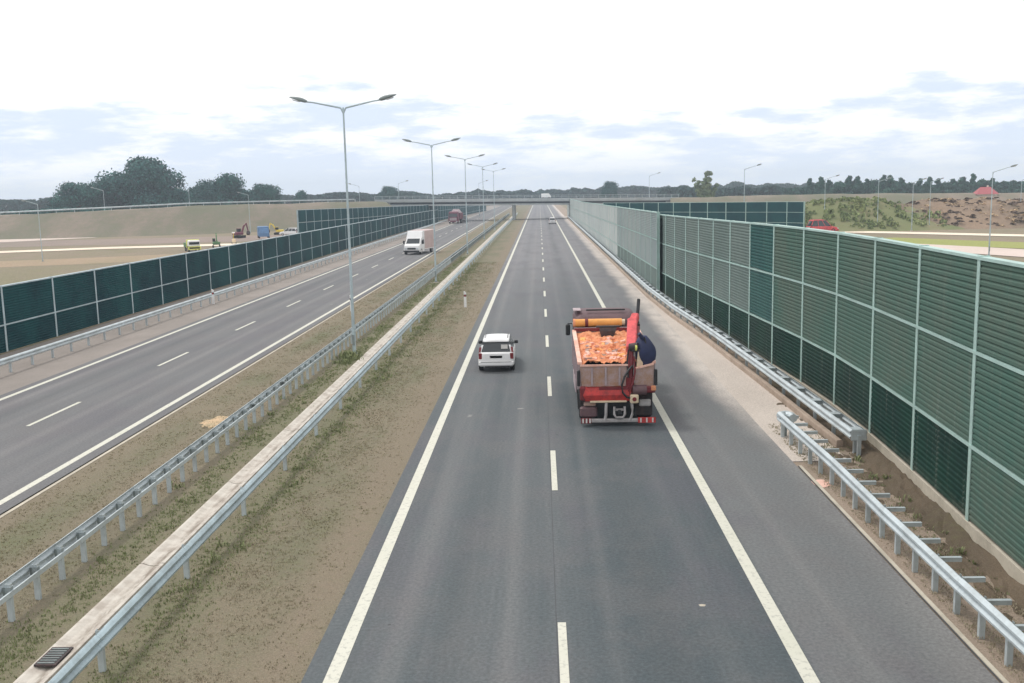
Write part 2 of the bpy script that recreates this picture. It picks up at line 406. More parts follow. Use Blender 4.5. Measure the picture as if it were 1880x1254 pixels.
# paint
PZ = .006
b = MB()
def line(x, w, y0=-10, y1=620): b.add([(x-w/2,y0,PZ),(x+w/2,y0,PZ),(x+w/2,y1,PZ),(x-w/2,y1,PZ)], [(0,1,2,3)])
line(-3.47, .25); line(4.13, .25); line(-21.4, .22); line(-14.1, .22)
y = 13.0
while y < 620:
    for x, off in ((.27, 0.0), (-17.9, -3.7)):
        y0 = y + off
        b.add([(x-.075,y0,PZ),(x+.075,y0,PZ),(x+.075,y0+4,PZ),(x-.075,y0+4,PZ)], [(0,1,2,3)])
    y += 12.0
struct(b.obj('road_markings', 'paint'))
b = MB(); b.add([(.165,-10,.003),(.18,-10,.003),(.18,620,.003),(.165,620,.003)], [(0,1,2,3)])
b.add([(7.02,-10,.004),(7.05,-10,.004),(7.05,27,.004),(7.02,27,.004)], [(0,1,2,3)])
struct(b.obj('road_joint', 'seam'))
# pale edge strip where the shoulder joint shows
b = MB(); b.box(7.06, 7.14, -10, 27, -.05, .012, 'concrete'); b.box(-13.52, -13.42, -10, 300, -.05, .01, 'concrete')
struct(b.obj('edge_strip'))

# concrete drainage channel along the median: shallow trough, dirt in its bottom, one grated inlet
def channel():
    root = empty('drainage_channel', (-8.34, 15, 0))
    b = MB()
    prof = [(-.27,-.05),(-.27,.05),(-.21,.055),(-.1,.01),(.02,-.005),(.12,.01),(.19,.06),(.25,.055),(.25,-.05)]
    seg = 0
    y = -10.0
    while y < 330:
        L = 6.0 if y < 120 else 30.0
        if not (14.9 < y + L and y < 15.6 and False):
            b.sweep(prof, [(0, y - 15 + .02, 0), (0, y - 15 + L - .02, 0)], 'channel')
        y += L
    b.obj('trough', None, root)
    b = MB(); b.box(-.2, .17, .35, 1.0, .06, .09, 'chassis')
    for k in range(7): b.box(-.16, .13, .39 + k*.085, .415 + k*.085, .09, .105, 'galv_dark')
    b.obj('inlet_grate', None, root)
    tag(root, 'long pale concrete drainage channel running down the grassy median', 'drainage channel')
channel()

# haul roads and patches beyond the walls
struct(strip('meadow', [(46,142),(52,131),(60,118),(75,100),(110,75)], 11, -.035, 'meadowm'))
struct(strip('dirt_road', [(-140,120),(-100,140),(-84,155),(-70,161),(-60,162.5),(-44,166)], 7, .0, 'haul'))
struct(strip('bare_ground', [(-220,160),(-130,180),(-100,185),(-75,186),(-45,190)], 26, -.045, 'pinkdirt'))
struct(strip('bare_ground', [(-150,105),(-90,118),(-60,128),(-40,138)], 14, -.05, 'tandirt'))
struct(strip('dirt_road', [(-200,150),(-130,188),(-110,200),(-99,213)], 16, -.02, 'haul2'))
struct(strip('dirt_road', [(34,186),(46,170),(58,155.5),(67,143.5),(90,120),(120,95)], 5.5, .0, 'haul'))
struct(strip('dirt_road', [(40,134),(48,118),(56,96),(66,70)], 9, -.01, 'haul2'))
struct(sheet('meadow', 50, 120, 98, 134, -.04, 'meadowm', 1, 1)) if False else None
b = MB()
def blot(cx, cy, rx, ry, z, mt, n=22, seed=0):
    r = random.Random(seed); pts = [(cx, cy, z + .02)]
    for k in range(n):
        a = 2*math.pi*k/n; q = r.uniform(.7, 1.15)
        pts.append((cx + math.cos(a)*rx*q, cy + math.sin(a)*ry*q, z))
    b.add(pts, [(0, 1+k, 1+(k+1) % n) for k in range(n)], mt)
blot(-11.4, 33.6, .5, .9, -.005, 'sandspill', seed=1)
blot(7.25, 25.4, .3, .34, -.02, 'peach', seed=2)
blot(2.9, 17.7, .12, .08, -.008, 'concrete', n=12, seed=5)
struct(b.obj('spilled_sand'), 'patch of pale spilled sand on the verge')

# ------------------------------------------------------------------ terrain shapes
def ridge(name, crest, half_w, mt, top_w=4.0, jag=.4, seed=0, seg=3.0, cross=10):
    """earth bank following crest pts (x,y,z): height falls to ground on both sides"""
    pts = resample(crest, seg); vs = []; fs = []; rows = len(pts); n = cross*2+3
    for i, p in enumerate(pts):
        d = (pts[min(i+1, rows-1)] - pts[max(i-1, 0)]); d.z = 0; d.normalize(); nr = Vector((d.y, -d.x, 0))
        for k in range(n):
            u = (k / (n-1)) * 2 - 1
            lat = u * (half_w + top_w)
            h = max(0.0, min(1.0, (half_w + top_w - abs(lat)) / half_w)); h = h*h*(3-2*h) * .35 + h * .65
            q = p + nr * lat
            e = mnoise.noise(Vector((q.x*.12, q.y*.12, seed))) * jag + mnoise.noise(Vector((q.x*.45, q.y*.45, seed+9))) * jag * .45 + mnoise.noise(Vector((q.x*1.1, q.y*1.1, seed+5))) * jag * .2
            vs.append((q.x + e * .5, q.y, -.1 + (p.z + e) * h if h > 0 else -.12))
    for i in range(rows-1):
        for k in range(n-1): fs.append((i*n+k, i*n+k+1, (i+1)*n+k+1, (i+1)*n+k))
    b = MB(); b.add(vs, fs, mt, True); return b.obj(name)
struct(ridge('embankment', [(-330,190,1.5),(-230,205,3.2),(-160,220,4.4),(-118,224,4.95),(-96,226,5.5),(-80,230,6.0),(-60,246,6.0),(-43,262,5.9),(-40.5,264,5.9)], 13, 'emb', 4, .25, 2))
struct(ridge('embankment', [(36,276,5.0),(60,272,5.2),(90,268,5.0),(160,262,4.0),(260,255,2.5)], 13, 'emb', 4, .3, 5))
struct(ridge('earth_mound', [(36,200,1.6),(44,186,3.6),(52,182,4.1),(60,181,4.0),(66,183,3.4)], 15, 'moundg', 2.5, 1.2, 8, 1.2, 22))
struct(ridge('earth_mound', [(58,188,2.6),(66,183,3.8),(74,182,4.2),(84,181,4.1),(92,180,4.2),(104,176,4.1),(122,172,4.0),(140,168,3)], 14, 'mound', 2.5, 1.8, 21, 1.0, 26))
def on_bank(name, o, n, size, mt, seed, label, xr=None, lump=False):
    r = random.Random(seed); V = [v.co for v in o.data.vertices if v.co.z > .3 and (xr is None or xr[0] < v.co.x < xr[1])]
    vs = []; fs = []
    for _ in range(n):
        c = V[r.randrange(len(V))]
        if mnoise.noise(Vector((c.x*.16, c.y*.16, seed))) < r.uniform(-.35, .25): continue
        c = c + Vector((r.uniform(-.7, .7), r.uniform(-.7, .7), 0)); sz = size*r.uniform(.4, 1.4)
        for k in range(2 if lump else 4):
            a = r.uniform(0, 6.28); t1 = Vector((math.cos(a), math.sin(a), 0))*sz*(.9 if lump else .6); hh = sz*(.5 if lump else r.uniform(.6, 1.1)); q = c+Vector((r.uniform(-.3, .3)*sz, r.uniform(-.3, .3)*sz, 0)); o_ = len(vs)
            t2 = Vector((-t1.y, t1.x, 0))
            vs += [tuple(q-t1), tuple(q+t1), tuple(q+t1*.5+t2*.2+Vector((0, 0, hh))), tuple(q-t1*.4-t2*.2+Vector((0, 0, hh*.8)))]; fs.append((o_, o_+1, o_+2, o_+3))
            if lump: vs += [tuple(q-t2), tuple(q+t2)]; fs += [(o_+4, o_+5, o_+2), (o_+4, o_+3, o_+2)]
    b = MB(); b.add(vs, fs, mt); ob = b.obj(name); tag(ob, label, None, None, 'stuff'); return ob
banks = [o for o in bpy.data.objects if o.name.startswith(('embankment', 'earth_mound'))]
on_bank('scrub', bpy.data.objects['earth_mound'], 3400, .65, 'bushm', 1, 'yellow green scrub over the grassy mound', (-1e9, 68))
on_bank('clods', bpy.data.objects['earth_mound.001'], 2600, .55, 'clod', 2, 'dark clods of earth over the bare brown mound', None, True)
on_bank('pale_clods', bpy.data.objects['earth_mound.001'], 1500, .45, 'sandspill', 6, 'pale lumps of sandy earth over the bare brown mound', None, True)
# ragged brown soil between the wall plinth and the rail
vs = []; fs = []; NX = 14; NY = 150
for j in range(NY+1):
    yy = 8 + j * .24
    for i in range(NX+1):
        u = i / NX; xw = 9.95 if yy > 30 else 9.95 - (30 - yy) * .052
        x0 = 8.15; x = x0 + (xw + .1 - x0) * u
        h = .20 * math.exp(-((u - .72) / .22) ** 2) + .10 * mnoise.noise(Vector((x*2.2, yy*1.1, 2))) + .07 * mnoise.noise(Vector((x*6, yy*5, 4)))
        vs.append((x, yy, -.035 + max(0, h) * min(1, (yy-8)/4)*min(1, max(0, (40-yy)/6)) - (.02 if u == 0 else 0)))
for j in range(NY):
    for i in range(NX): fs.append((j*(NX+1)+i, j*(NX+1)+i+1, (j+1)*(NX+1)+i+1, (j+1)*(NX+1)+i))
b = MB(); b.add(vs, fs, 'darkdirt'); struct(b.obj('soil_bank'))

# ------------------------------------------------------------------ grass as stuff
def grass(name, areas, mt, n, hh=(.05, .16), seed=0):
    r = random.Random(seed); vs = []; fs = []
    tot = sum(a[4] for a in areas)
    for (x0, x1, y0, y1, w) in areas:
        for _ in range(int(n * w / tot)):
            x = r.gauss((x0+x1)/2, (x1-x0)/4.2) if w > 1 else r.uniform(x0, x1)
            if not (x0 - .2 < x < x1 + .2): continue
            y = y0 + (y1-y0) * r.random() ** 1.7
            if mnoise.noise(Vector((x*1.3, y*.6, seed)))*.9 + mnoise.noise(Vector((x*4, y*3, seed))) * .5 < r.uniform(-.55, .45): continue
            h = r.uniform(*hh)
            for _k in range(3):
                a = r.uniform(0, 6.28); l = r.uniform(.2, 1) * h; px = x + r.uniform(-.04, .04); py = y + r.uniform(-.04, .04)
                o = len(vs); wd = .007 + .0003 * y
                vs += [(px - wd*math.sin(a), py + wd*math.cos(a), -.01), (px + wd*math.sin(a), py - wd*math.cos(a), -.01), (px + l*.6*math.cos(a), py + l*.6*math.sin(a), h * r.uniform(.6, 1))]
                fs.append((o, o+1, o+2))
    b = MB(); b.add(vs, fs, mt); o = b.obj(name); return o
g1 = soil('green_blades', (.27, .265, .15, 1), (.22, .235, .115, 1), (.19, .235, .10, 1), (.26, .29, .145, 1), (), 1.2, 1.0)
g2 = soil('dry_blades', (.44, .38, .28, 1), (.36, .32, .23, 1), (.26, .26, .13, 1), (.32, .30, .16, 1), (), .3, 1.0)
tag(grass('grass', [(-9.75, -8.65, 12, 120, 3), (-7.75, -6.2, 12, 110, 3.2), (8.1, 9.4, 12, 30, .3)], g1, 26000, (.02, .07), 3), 'short green grass along the guard rails of the median', None, None, 'stuff')
tag(grass('dry_grass', [(-13.3, -9.9, 16, 110, 1), (-7.7, -4.15, 12, 110, 1.2), (7.3, 8.6, 12, 32, .25)], g2, 60000, (.015, .045), 5), 'short dry brownish grass covering the median verges', None, None, 'stuff')

def weeds(name, spots, mt, seed):
    r = random.Random(seed); vs = []; fs = []
    for (cx, cy, rad, n, hh) in spots:
        for _ in range(n):
            a = r.uniform(0, 6.28); q = rad*abs(r.gauss(0, .5)); x = cx+math.cos(a)*q; y = cy+math.sin(a)*q*1.6; h = hh*r.uniform(.5, 1.1)
            b_ = r.uniform(0, 6.28); l = h*r.uniform(.2, .9); w_ = r.uniform(.008, .02)+.0002*cy; o = len(vs)
            mx, my = x+l*.4*math.cos(b_), y+l*.4*math.sin(b_)
            vs += [(x-w_*math.sin(b_), y+w_*math.cos(b_), -.01), (x+w_*math.sin(b_), y-w_*math.cos(b_), -.01), (mx+w_*.8*math.sin(b_), my-w_*.8*math.cos(b_), h*.65), (mx-w_*.8*math.sin(b_), my+w_*.8*math.cos(b_), h*.65), (x+l*math.cos(b_), y+l*math.sin(b_), h)]
            fs += [(o, o+1, o+2, o+3), (o+3, o+2, o+4)]
    b = MB(); b.add(vs, fs, mt); return b.obj(name)
_r = random.Random(17); sp_ = []
for _ in range(60): sp_.append((_r.choice((-9.3, -8.95, -7.2, -6.8, -9.6)) + _r.gauss(0, .15), _r.uniform(14, 70), _r.uniform(.2, .6), _r.randint(14, 40), _r.uniform(.05, .13)))
sp_ += [(-9.3, 47.0, .6, 260, .3), (-9.0, 46.2, .5, 160, .25), (-9.1, 45.2, .5, 120, .2)]
for _ in range(26): sp_.append((_r.uniform(8.6, 9.5), _r.uniform(15, 29), _r.uniform(.08, .2), _r.randint(8, 24), _r.uniform(.06, .16)))
tag(weeds('weeds', sp_, g1, 4), 'green weeds and grass tufts along the rails and round the nearest lamp', None, None, 'stuff')
# ------------------------------------------------------------------ noise barriers
def rib_mesh(L, Hh, mt, thick=.12, pitch=.13):
    b = MB(); n = max(4, int(Hh / pitch)); prof = []
    for k in range(n):
        z = Hh * k / n; dz = Hh / n
        prof += [(-thick/2, z + dz*.05), (-thick/2 - .028, z + dz*.25), (-thick/2 - .028, z + dz*.72), (-thick/2, z + dz*.95)]
    prof += [(thick/2, Hh), (thick/2, 0)]
    b.sweep(prof, [(0, 0, 0), (0, L, 0)], mt)
    return b.mesh('panel')
def ibeam(Hh, mt, w=.16, d=.20):
    b = MB()
    b.box(-d/2, -d/2+.02, -w/2, w/2, 0, Hh, mt); b.box(d/2-.02, d/2, -w/2, w/2, 0, Hh, mt)
    b.box(-d/2+.02, d/2-.02, -.01, .01, 0, Hh, mt)
    return b.mesh('post')
def barrier(path, step, rows, matfn, post_mat, label, plinth=.35, start=0.0, dz=None, flip=False, group='noise barriers beside the motorway'):
    pts = resample(path, step, start)
    root = empty('noise_barrier', tuple(pts[0])); tag(root, label, 'noise barrier', group)
    o0 = pts[0]
    pcache = {}; posts = 0; panels = 0
    ztop = rows[-1]
    pm = ibeam(ztop + .05, post_mat)
    stuff_b = []; extra_posts = []
    for i, p in enumerate(pts):
        z = dz(p) if dz else 0.0
        nx = pts[min(i+1, len(pts)-1)] - pts[max(i-1, 0)] if i < len(pts)-1 else p - pts[i-1]
        ang = math.atan2(nx.y, nx.x) - math.pi/2
        if posts < 100:
            inst('post', pm, root, (p.x-o0.x, p.y-o0.y, z), ang)
        else: extra_posts.append((p, z, ang))
        posts += 1
        if i == len(pts)-1: break
        q = pts[i+1]; d = q - p; L = Vector((d.x, d.y)).length; ang = math.atan2(d.y, d.x) - math.pi/2
        for r in range(len(rows)-1):
            m = matfn(i, r, p)
            key = (round(L-.16, 2), r, m, flip)
            if key not in pcache: pcache[key] = rib_mesh(L - .10, rows[r+1]-rows[r]-.06, m)
            me = pcache[key]
            off = Vector((d.x, d.y, 0)).normalized() * .05
            loc = (p.x-o0.x + off.x, p.y-o0.y + off.y, z + rows[r] + .03)
            if flip: loc = (q.x-o0.x - off.x, q.y-o0.y - off.y, z + rows[r] + .03)
            a2 = ang + (math.pi if flip else 0)
            if panels < 100: inst('panel', me, root, loc, a2)
            else: stuff_b.append((me, loc, a2))
            panels += 1
    if stuff_b:
        B = MB()
        for me, loc, a2 in stuff_b:
            mx = Matrix.Translation(loc) @ Matrix.Rotation(a2, 4, 'Z')
            B.add([mx @ v.co for v in me.vertices], [tuple(pp.vertices) for pp in me.polygons], me.materials[0])
        o = B.obj('panel', None, root); o['kind'] = 'stuff'
    # horizontal rails between rows and the cap
    side = -1 if not flip else 1
    rail = MB()
    for r, zz in enumerate(rows[1:]):
        cap = (r == len(rows)-2); w = .115
        rail.sweep([(-w, zz-.035), (w, zz-.035), (w, zz+.03), (-w, zz+.03)], [(p.x-o0.x, p.y-o0.y, (dz(p) if dz else 0)) for p in pts], post_mat)
    rail.obj('horizontal_rail', None, root)
    if plinth:
        pl = MB(); pl.sweep([(-.13, -.15), (.13, -.15), (.13, plinth), (-.13, plinth)], [(p.x-o0.x, p.y-o0.y, (dz(p) if dz else 0)) for p in pts], 'concrete')
        pl.obj('plinth', None, root)
    return root

def m_near(i, r, p):
    if r == 0: return 'pan_mid' if p.y < 20.5 else 'pan_dark'
    if 40.5 < p.y < 44.5: return 'pan_teal'
    return 'pan_mid' if p.y < 40.5 else 'pan_grey'
near_path = [(8.55,6),(9.11,18.3),(9.3,21.2),(9.55,25),(9.76,28.8),(9.88,32.8),(9.8,36.9),(9.62,41),(9.25,52),(8.8,64),(8.55,77)]
# choose start so a post stands at y = 21.2
barrier(near_path, 3.98, [.38, 2.05, 4.1, 6.1], m_near, 'post', 'tall green slatted noise wall on the right, its near section of three rows of panels', .38, start=3.27, dz=lambda p: -.009*max(0, p.y-40))
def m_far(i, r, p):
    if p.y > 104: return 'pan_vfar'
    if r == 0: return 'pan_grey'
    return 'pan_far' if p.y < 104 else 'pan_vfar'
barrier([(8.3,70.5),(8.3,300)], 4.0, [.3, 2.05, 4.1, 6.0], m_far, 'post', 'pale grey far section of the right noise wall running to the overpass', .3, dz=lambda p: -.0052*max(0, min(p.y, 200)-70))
barrier([(-28,20),(-28,200),(-27.2,235),(-26,262)], 5.45, [-.05, 1.4, 3.4], lambda i, r, p: 'pan_left', 'post_l', 'low dark teal noise wall of two rows along the left carriageway', 0, start=3.4, flip=True)
barrier([(-36.4,150),(-34.5,185),(-31,255),(-27.5,300),(-22,420)], 4.3, [-.3, 1.7, 3.7, 5.6], lambda i, r, p: 'pan_back', 'post_l', 'dark teal noise wall standing behind the low left wall, towards the overpass', 0, flip=True, dz=lambda p: -.0095*max(0, min(p.y, 260)-150))
barrier([(42.6,163),(40.8,166.5),(38.2,169.5),(34.9,172.5),(31.4,176),(28.4,179.5),(25.3,183),(18,193),(11.5,202)], 4.0, [0.0, 1.6, 3.3, 5.0], lambda i, r, p: 'pan_back', 'post', 'dark green noise wall set back across the field behind the tall right wall', 0, flip=False)

# ------------------------------------------------------------------ guard rails
WB = [(0,.44),(.03,.455),(.075,.50),(.078,.54),(.02,.595),(.02,.615),(.078,.665),(.075,.705),(.03,.745),(0,.76)]
def beam_prof(side, off=0.0):
    out = [(side*(a+off), z) for a, z in WB] + [(side*(a+off-.012), z) for a, z in reversed(WB)]
    return out if side > 0 else list(reversed(out))
def cpost(mt='galv', h=.72):
    b = MB(); b.box(-.05, -.044, -.04, .04, -.1, h, mt); b.box(.044, .05, -.04, .04, -.1, h, mt); b.box(-.044, .044, -.04, -.034, -.1, h, mt)
    return b.mesh('post')
pmesh = cpost()
def guard_rail(path, label, step, faces, spacer=None, bars=(), beam_mat='galv', ends=(), group='guard rails', ymax_post=400):
    P = resample(path, 4.0); 
    if (P[-1] - Vector((*path[-1][:2], P[-1].z))).length > .3: P.append(Vector((path[-1][0], path[-1][1], 0)))
    P0 = P[0]; root = empty('guard_rail', tuple(P0)); tag(root, label, 'guard rail', group)
    rel = [(p.x-P0.x, p.y-P0.y, p.z-P0.z) for p in P]
    for side, off in faces:
        b = MB(); b.sweep(beam_prof(side, off), rel, beam_mat)
        # overlapping splice plates every 4 m
        for i in range(0, len(rel)-1, 1):
            a = Vector(rel[i]); q = Vector(rel[i+1])
            if a.y + P0.y > 90: break
            d = (q-a).normalized()
            b.sweep([(x + side*.004, z) for x, z in beam_prof(side, off)], [tuple(a), tuple(a + d*.32)], beam_mat)
        b.obj('beam', None, root)
    for x, za, zb in bars:
        b = MB(); b.sweep([(x, za), (x+.035, za), (x+.035, zb), (x, zb)], rel, 'galv'); b.obj('stiffener_bar', None, root)
    posts = [p for p in resample(path, step, .3) if p.y < ymax_post]
    posts.sort(key=lambda p: p.y)
    big = MB()
    arms = MB()
    for k, p in enumerate(posts):
        a, q = (posts[k-1], p) if k else (p, posts[1])
        ang = math.atan2(q.y-a.y, q.x-a.x) - math.pi/2
        loc = (p.x-P0.x, p.y-P0.y, p.z-P0.z)
        if k < 100:
            o = inst('post', pmesh, root, loc, ang)
            if spacer is not None and k < 100:
                inst('spacer', spacer, o)
        else: big.box(loc[0]-.05, loc[0]+.05, loc[1]-.03, loc[1]+.03, loc[2]-.1, loc[2]+.72, 'galv_dark')
    if big.v:
        o = big.obj('post', None, root); o['kind'] = 'stuff'
    for e in ends:
        e(root, P0)
    return root
def spacer_mesh(x0, x1, z0=.56, z1=.70, w=.05, mt='galv_dark'):
    b = MB(); b.box(x0, x1, -w, w, z0, z1, mt); b.box(x0, x1, -w-.012, w+.012, z1, z1+.008, 'galv'); return b.mesh('spacer')
# median, left hand rail: W-beam towards the left carriageway, flat stiffener on the near side
guard_rail([(-9.95, 11), (-9.95, 330)], 'left galvanised guard rail of the median, seen from its back with close posts', 1.0, [(-1, .10)], spacer_mesh(-.1, .06, .5, .66, .04), bars=[(.06, .50, .60)])
guard_rail([(-7.36, 11), (-7.36, 330)], 'right galvanised guard rail of the median beside the concrete channel', 4.0, [(1, .08)], spacer_mesh(.04, .08), beam_mat='galv_sky')
guard_rail([(-24.35, 20), (-24.35, 260)], 'galvanised guard rail at the foot of the low left noise wall', 2.0, [(1, .08)], None, ymax_post=200)
def end_right(root, P0):
    b = MB(); b.box(-.22, .22, -.03, .0, .44, .76, 'galv', bev=.01); b.box(-.05,.05,-.1,0,-.1,.6,'galv')
    b.obj('end_plate', None, root)
guard_rail([(9.0,28.0),(8.85,38),(8.55,50),(8.1,60),(7.85,72),(7.88,280)], 'double sided ladder like guard rail against the tall right noise wall', 2.0, [(-1, .17), (1, .17)], spacer_mesh(-.17, .17, .60, .72, .16), ends=(end_right,))
b = MB(); b.sweep([(-.32,-.1),(-.12,-.1),(-.12,.16),(-.17,.2),(-.30,.2),(-.32,.16)], [(9.0,29),(8.85,38),(8.55,50),(8.1,60),(7.85,72),(7.88,280)], 'kerbm'); struct(b.obj('kerb'))
def end_near(root, P0):
    b = MB(); y = 30.5 - P0.y
    b.tube([(-.1, y-.3, .6), (-.1, y+.1, .6), (.0, y+.2, .6), (.12, y+.2, .6), (.2, y+.05, .6), (.2, y-.3, .6)], [.13]*6, 8, 'galv')
    b.box(-.06, .06, y-.1, y-.02, -.1, .6, 'galv_dark'); b.obj('rounded_end', None, root)
guard_rail([(7.5,9),(7.42,15),(7.4,20),(7.48,25),(7.4,30.5)], 'near guard rail with sideways brackets ending on the sandy right shoulder', 1.0, [(-1, .06)], spacer_mesh(-.06, .48, .57, .65, .03, 'galv'), ends=(end_near,))
guard_rail([(-230,201,3.1),(-160,215,4.35),(-118,219.5,4.9),(-96,221.5,5.45),(-80,225.5,5.95),(-63,239,6.0),(-46,255,5.9)], 'guard rail along the crest of the left embankment ramp', 4.0, [(1, .08)], None, ymax_post=400)

# ------------------------------------------------------------------ delineator posts
def delin(x, y, label):
    root = empty('delineator_post', (x, y, 0)); tag(root, label, 'delineator', 'white roadside delineator posts')
    b = MB(); b.loft([[(-.09,-.03,-.05),(.09,-.03,-.05),(.07,.06,-.05),(-.07,.06,-.05)], [(-.085,-.028,.95),(.085,-.028,.95),(.07,.055,.95),(-.07,.055,.95)], [(-.085,-.028,1.08),(.085,-.028,1.0),(.07,.055,1.0),(-.07,.055,1.08)]], 'white')
    b.obj('post', None, root)
    b = MB(); b.box(-.087, .087, -.034, -.029, .72, .86, 'blackp'); b.obj('band', None, root)
    b = MB(); b.box(-.022, .022, -.039, -.034, .71, .85, 'reflector'); b.obj('reflector', None, root)
delin(-5.14, 67, 'white delineator post on the dry grass left of the white car lane')
delin(-12.7, 66, 'white delineator post beside the left carriageway, behind the nearest lamp pole')
delin(-24.0, 72, 'white delineator post at the guard rail below the low left wall')

# ------------------------------------------------------------------ street lamps
def lamp_head():
    b = MB()
    rings = []
    for t, w, h0, h1 in ((0, .06, -.04, .04), (.10, .12, -.10, .08), (.30, .18, -.10, .12), (.60, .17, -.06, .10), (.86, .11, -.03, .05), (.95, .03, -.01, .02)):
        rings.append([(t, -w, h0*.6), (t, -w*.6, h0), (t, w*.6, h0), (t, w, h0*.6), (t, w*.8, h1*.7), (t, w*.3, h1), (t, -w*.3, h1), (t, -w*.8, h1*.7)])
    b.loft([[(p[0]*.9, p[1]*.85, p[2]*.85) for p in rg] for rg in rings], 'galv_dark', True)
    return b.mesh('lamp_head')
head_me = lamp_head()
def lens_me():
    b = MB(); b.loft([[(.3,-.1,-.075),(.7,-.1,-.07),(.7,.1,-.07),(.3,.1,-.075)],[(.36,-.06,-.12),(.64,-.06,-.11),(.64,.06,-.11),(.36,.06,-.12)]], 'clearlamp'); return b.mesh('lens')
lens_mesh = lens_me()
def make_lamp(Hh, arms, reach, rise, thick=1.0):
    root = empty('street_lamp')
    b = MB(); b.tube([(0,0,-.1),(0,0,.9),(0,0,Hh*.5),(0,0,Hh)], [.09*thick,.08*thick,.058*thick,.04*thick], 12, 'post_l'); b.obj('pole', None, root)
    b = MB(); b.box(-.2,.2,-.2,.2,-.1,.06,'concrete',bev=.03); b.tube([(0,0,.06),(0,0,.14)],.15,10,'galv_dark'); b.obj('base', None, root)
    b = MB(); b.box(-.06,.06,-.125,-.105,.5,1.0,'galv_dark',bev=.01); b.obj('service_door', None, root)
    for s in arms:
        ca = MB(); ca.tube([(0,0,Hh-.25),(s*.12,0,Hh-.02),(s*reach*.45,0,Hh+rise*.42),(s*reach*.8,0,Hh+rise*.85),(s*reach,0,Hh+rise)], [.05,.045,.04,.035,.032], 8, 'post_l')
        a = ca.obj('arm', None, root)
        h = inst('lamp_head', head_me, root, (s*(reach-.06),0,Hh+rise+.02), 0 if s > 0 else math.pi)
        h.rotation_euler = (0, R(-14), 0 if s > 0 else math.pi)
        inst('lens', lens_mesh, h)
    return root
proto = make_lamp(11.75, (-1, 1), 1.75, .3)
ords = ['nearest tall double-armed street lamp, standing in the green strip of the median', 'second double-armed street lamp down the median, right of the white truck', 'third double-armed street lamp down the median', 'fourth double-armed street lamp down the median', 'farthest double-armed street lamp in the median before the overpass', 'sixth double-armed street lamp down the median, short of the overpass pier', 'last double-armed street lamp, closest to the overpass in the median']
for k in range(5):
    o = proto if k == 0 else copy_tree(proto)
    o.location = (-9.1, 47.5 + 38.6*k, 0)
    tag(o, ords[k], 'street lamp', 'double-armed street lamps in the median')
proto1 = make_lamp(8.6, (1,), 2.0, .45)
single = [(46.4,104.6,1.0,0,'single-armed street lamp behind the right wall, nearest, its arm near the right edge'),
 (49.5,176,1.0,0,'single-armed street lamp in front of the green mound right of the red car'),
 (56,168,.93,10,'slim street lamp between the green mound and the bare brown mound'),
 (60,163.5,.9,5,'left one of two close street lamps in front of the brown mound'),
 (64.5,168,.9,5,'right one of two close street lamps in front of the brown mound'),
 (-64.7,128,.86,180,'leftmost street lamp standing before the embankment behind the low left wall'),
 (-98,224,1.15,180,'street lamp on the left embankment in front of the tallest tree'),
 (-80,228,1.1,180,'street lamp on the left embankment right of the tallest tree'),
 (-62,213,.95,180,'street lamp rising behind the yellow-bumpered truck'),
 (-47,262,1.15,180,'street lamp at the left end of the overpass'),
 (-18,300,1.2,0,'distant street lamp behind the overpass left of the road'),
 (31,285,1.3,0,'distant street lamp behind the overpass right of the road'),
 (37,183,1.25,0,'tall slim street lamp behind the set-back green wall'),
 (84,178,.9,0,'street lamp on the brown mound left of the red-roofed house'),
 (-42,300,1.25,0,'thin far street lamp rising behind the embankment near the overpass')]
for k, (x, y, s, a, lab) in enumerate(single):
    o = proto1 if k == 0 else copy_tree(proto1)
    o.location = (x, y, 0); o.scale = (s*.9, s*.9, s); o.rotation_euler = (0, 0, R(a))
    tag(o, lab, 'street lamp', 'single-armed street lamps along the side roads')

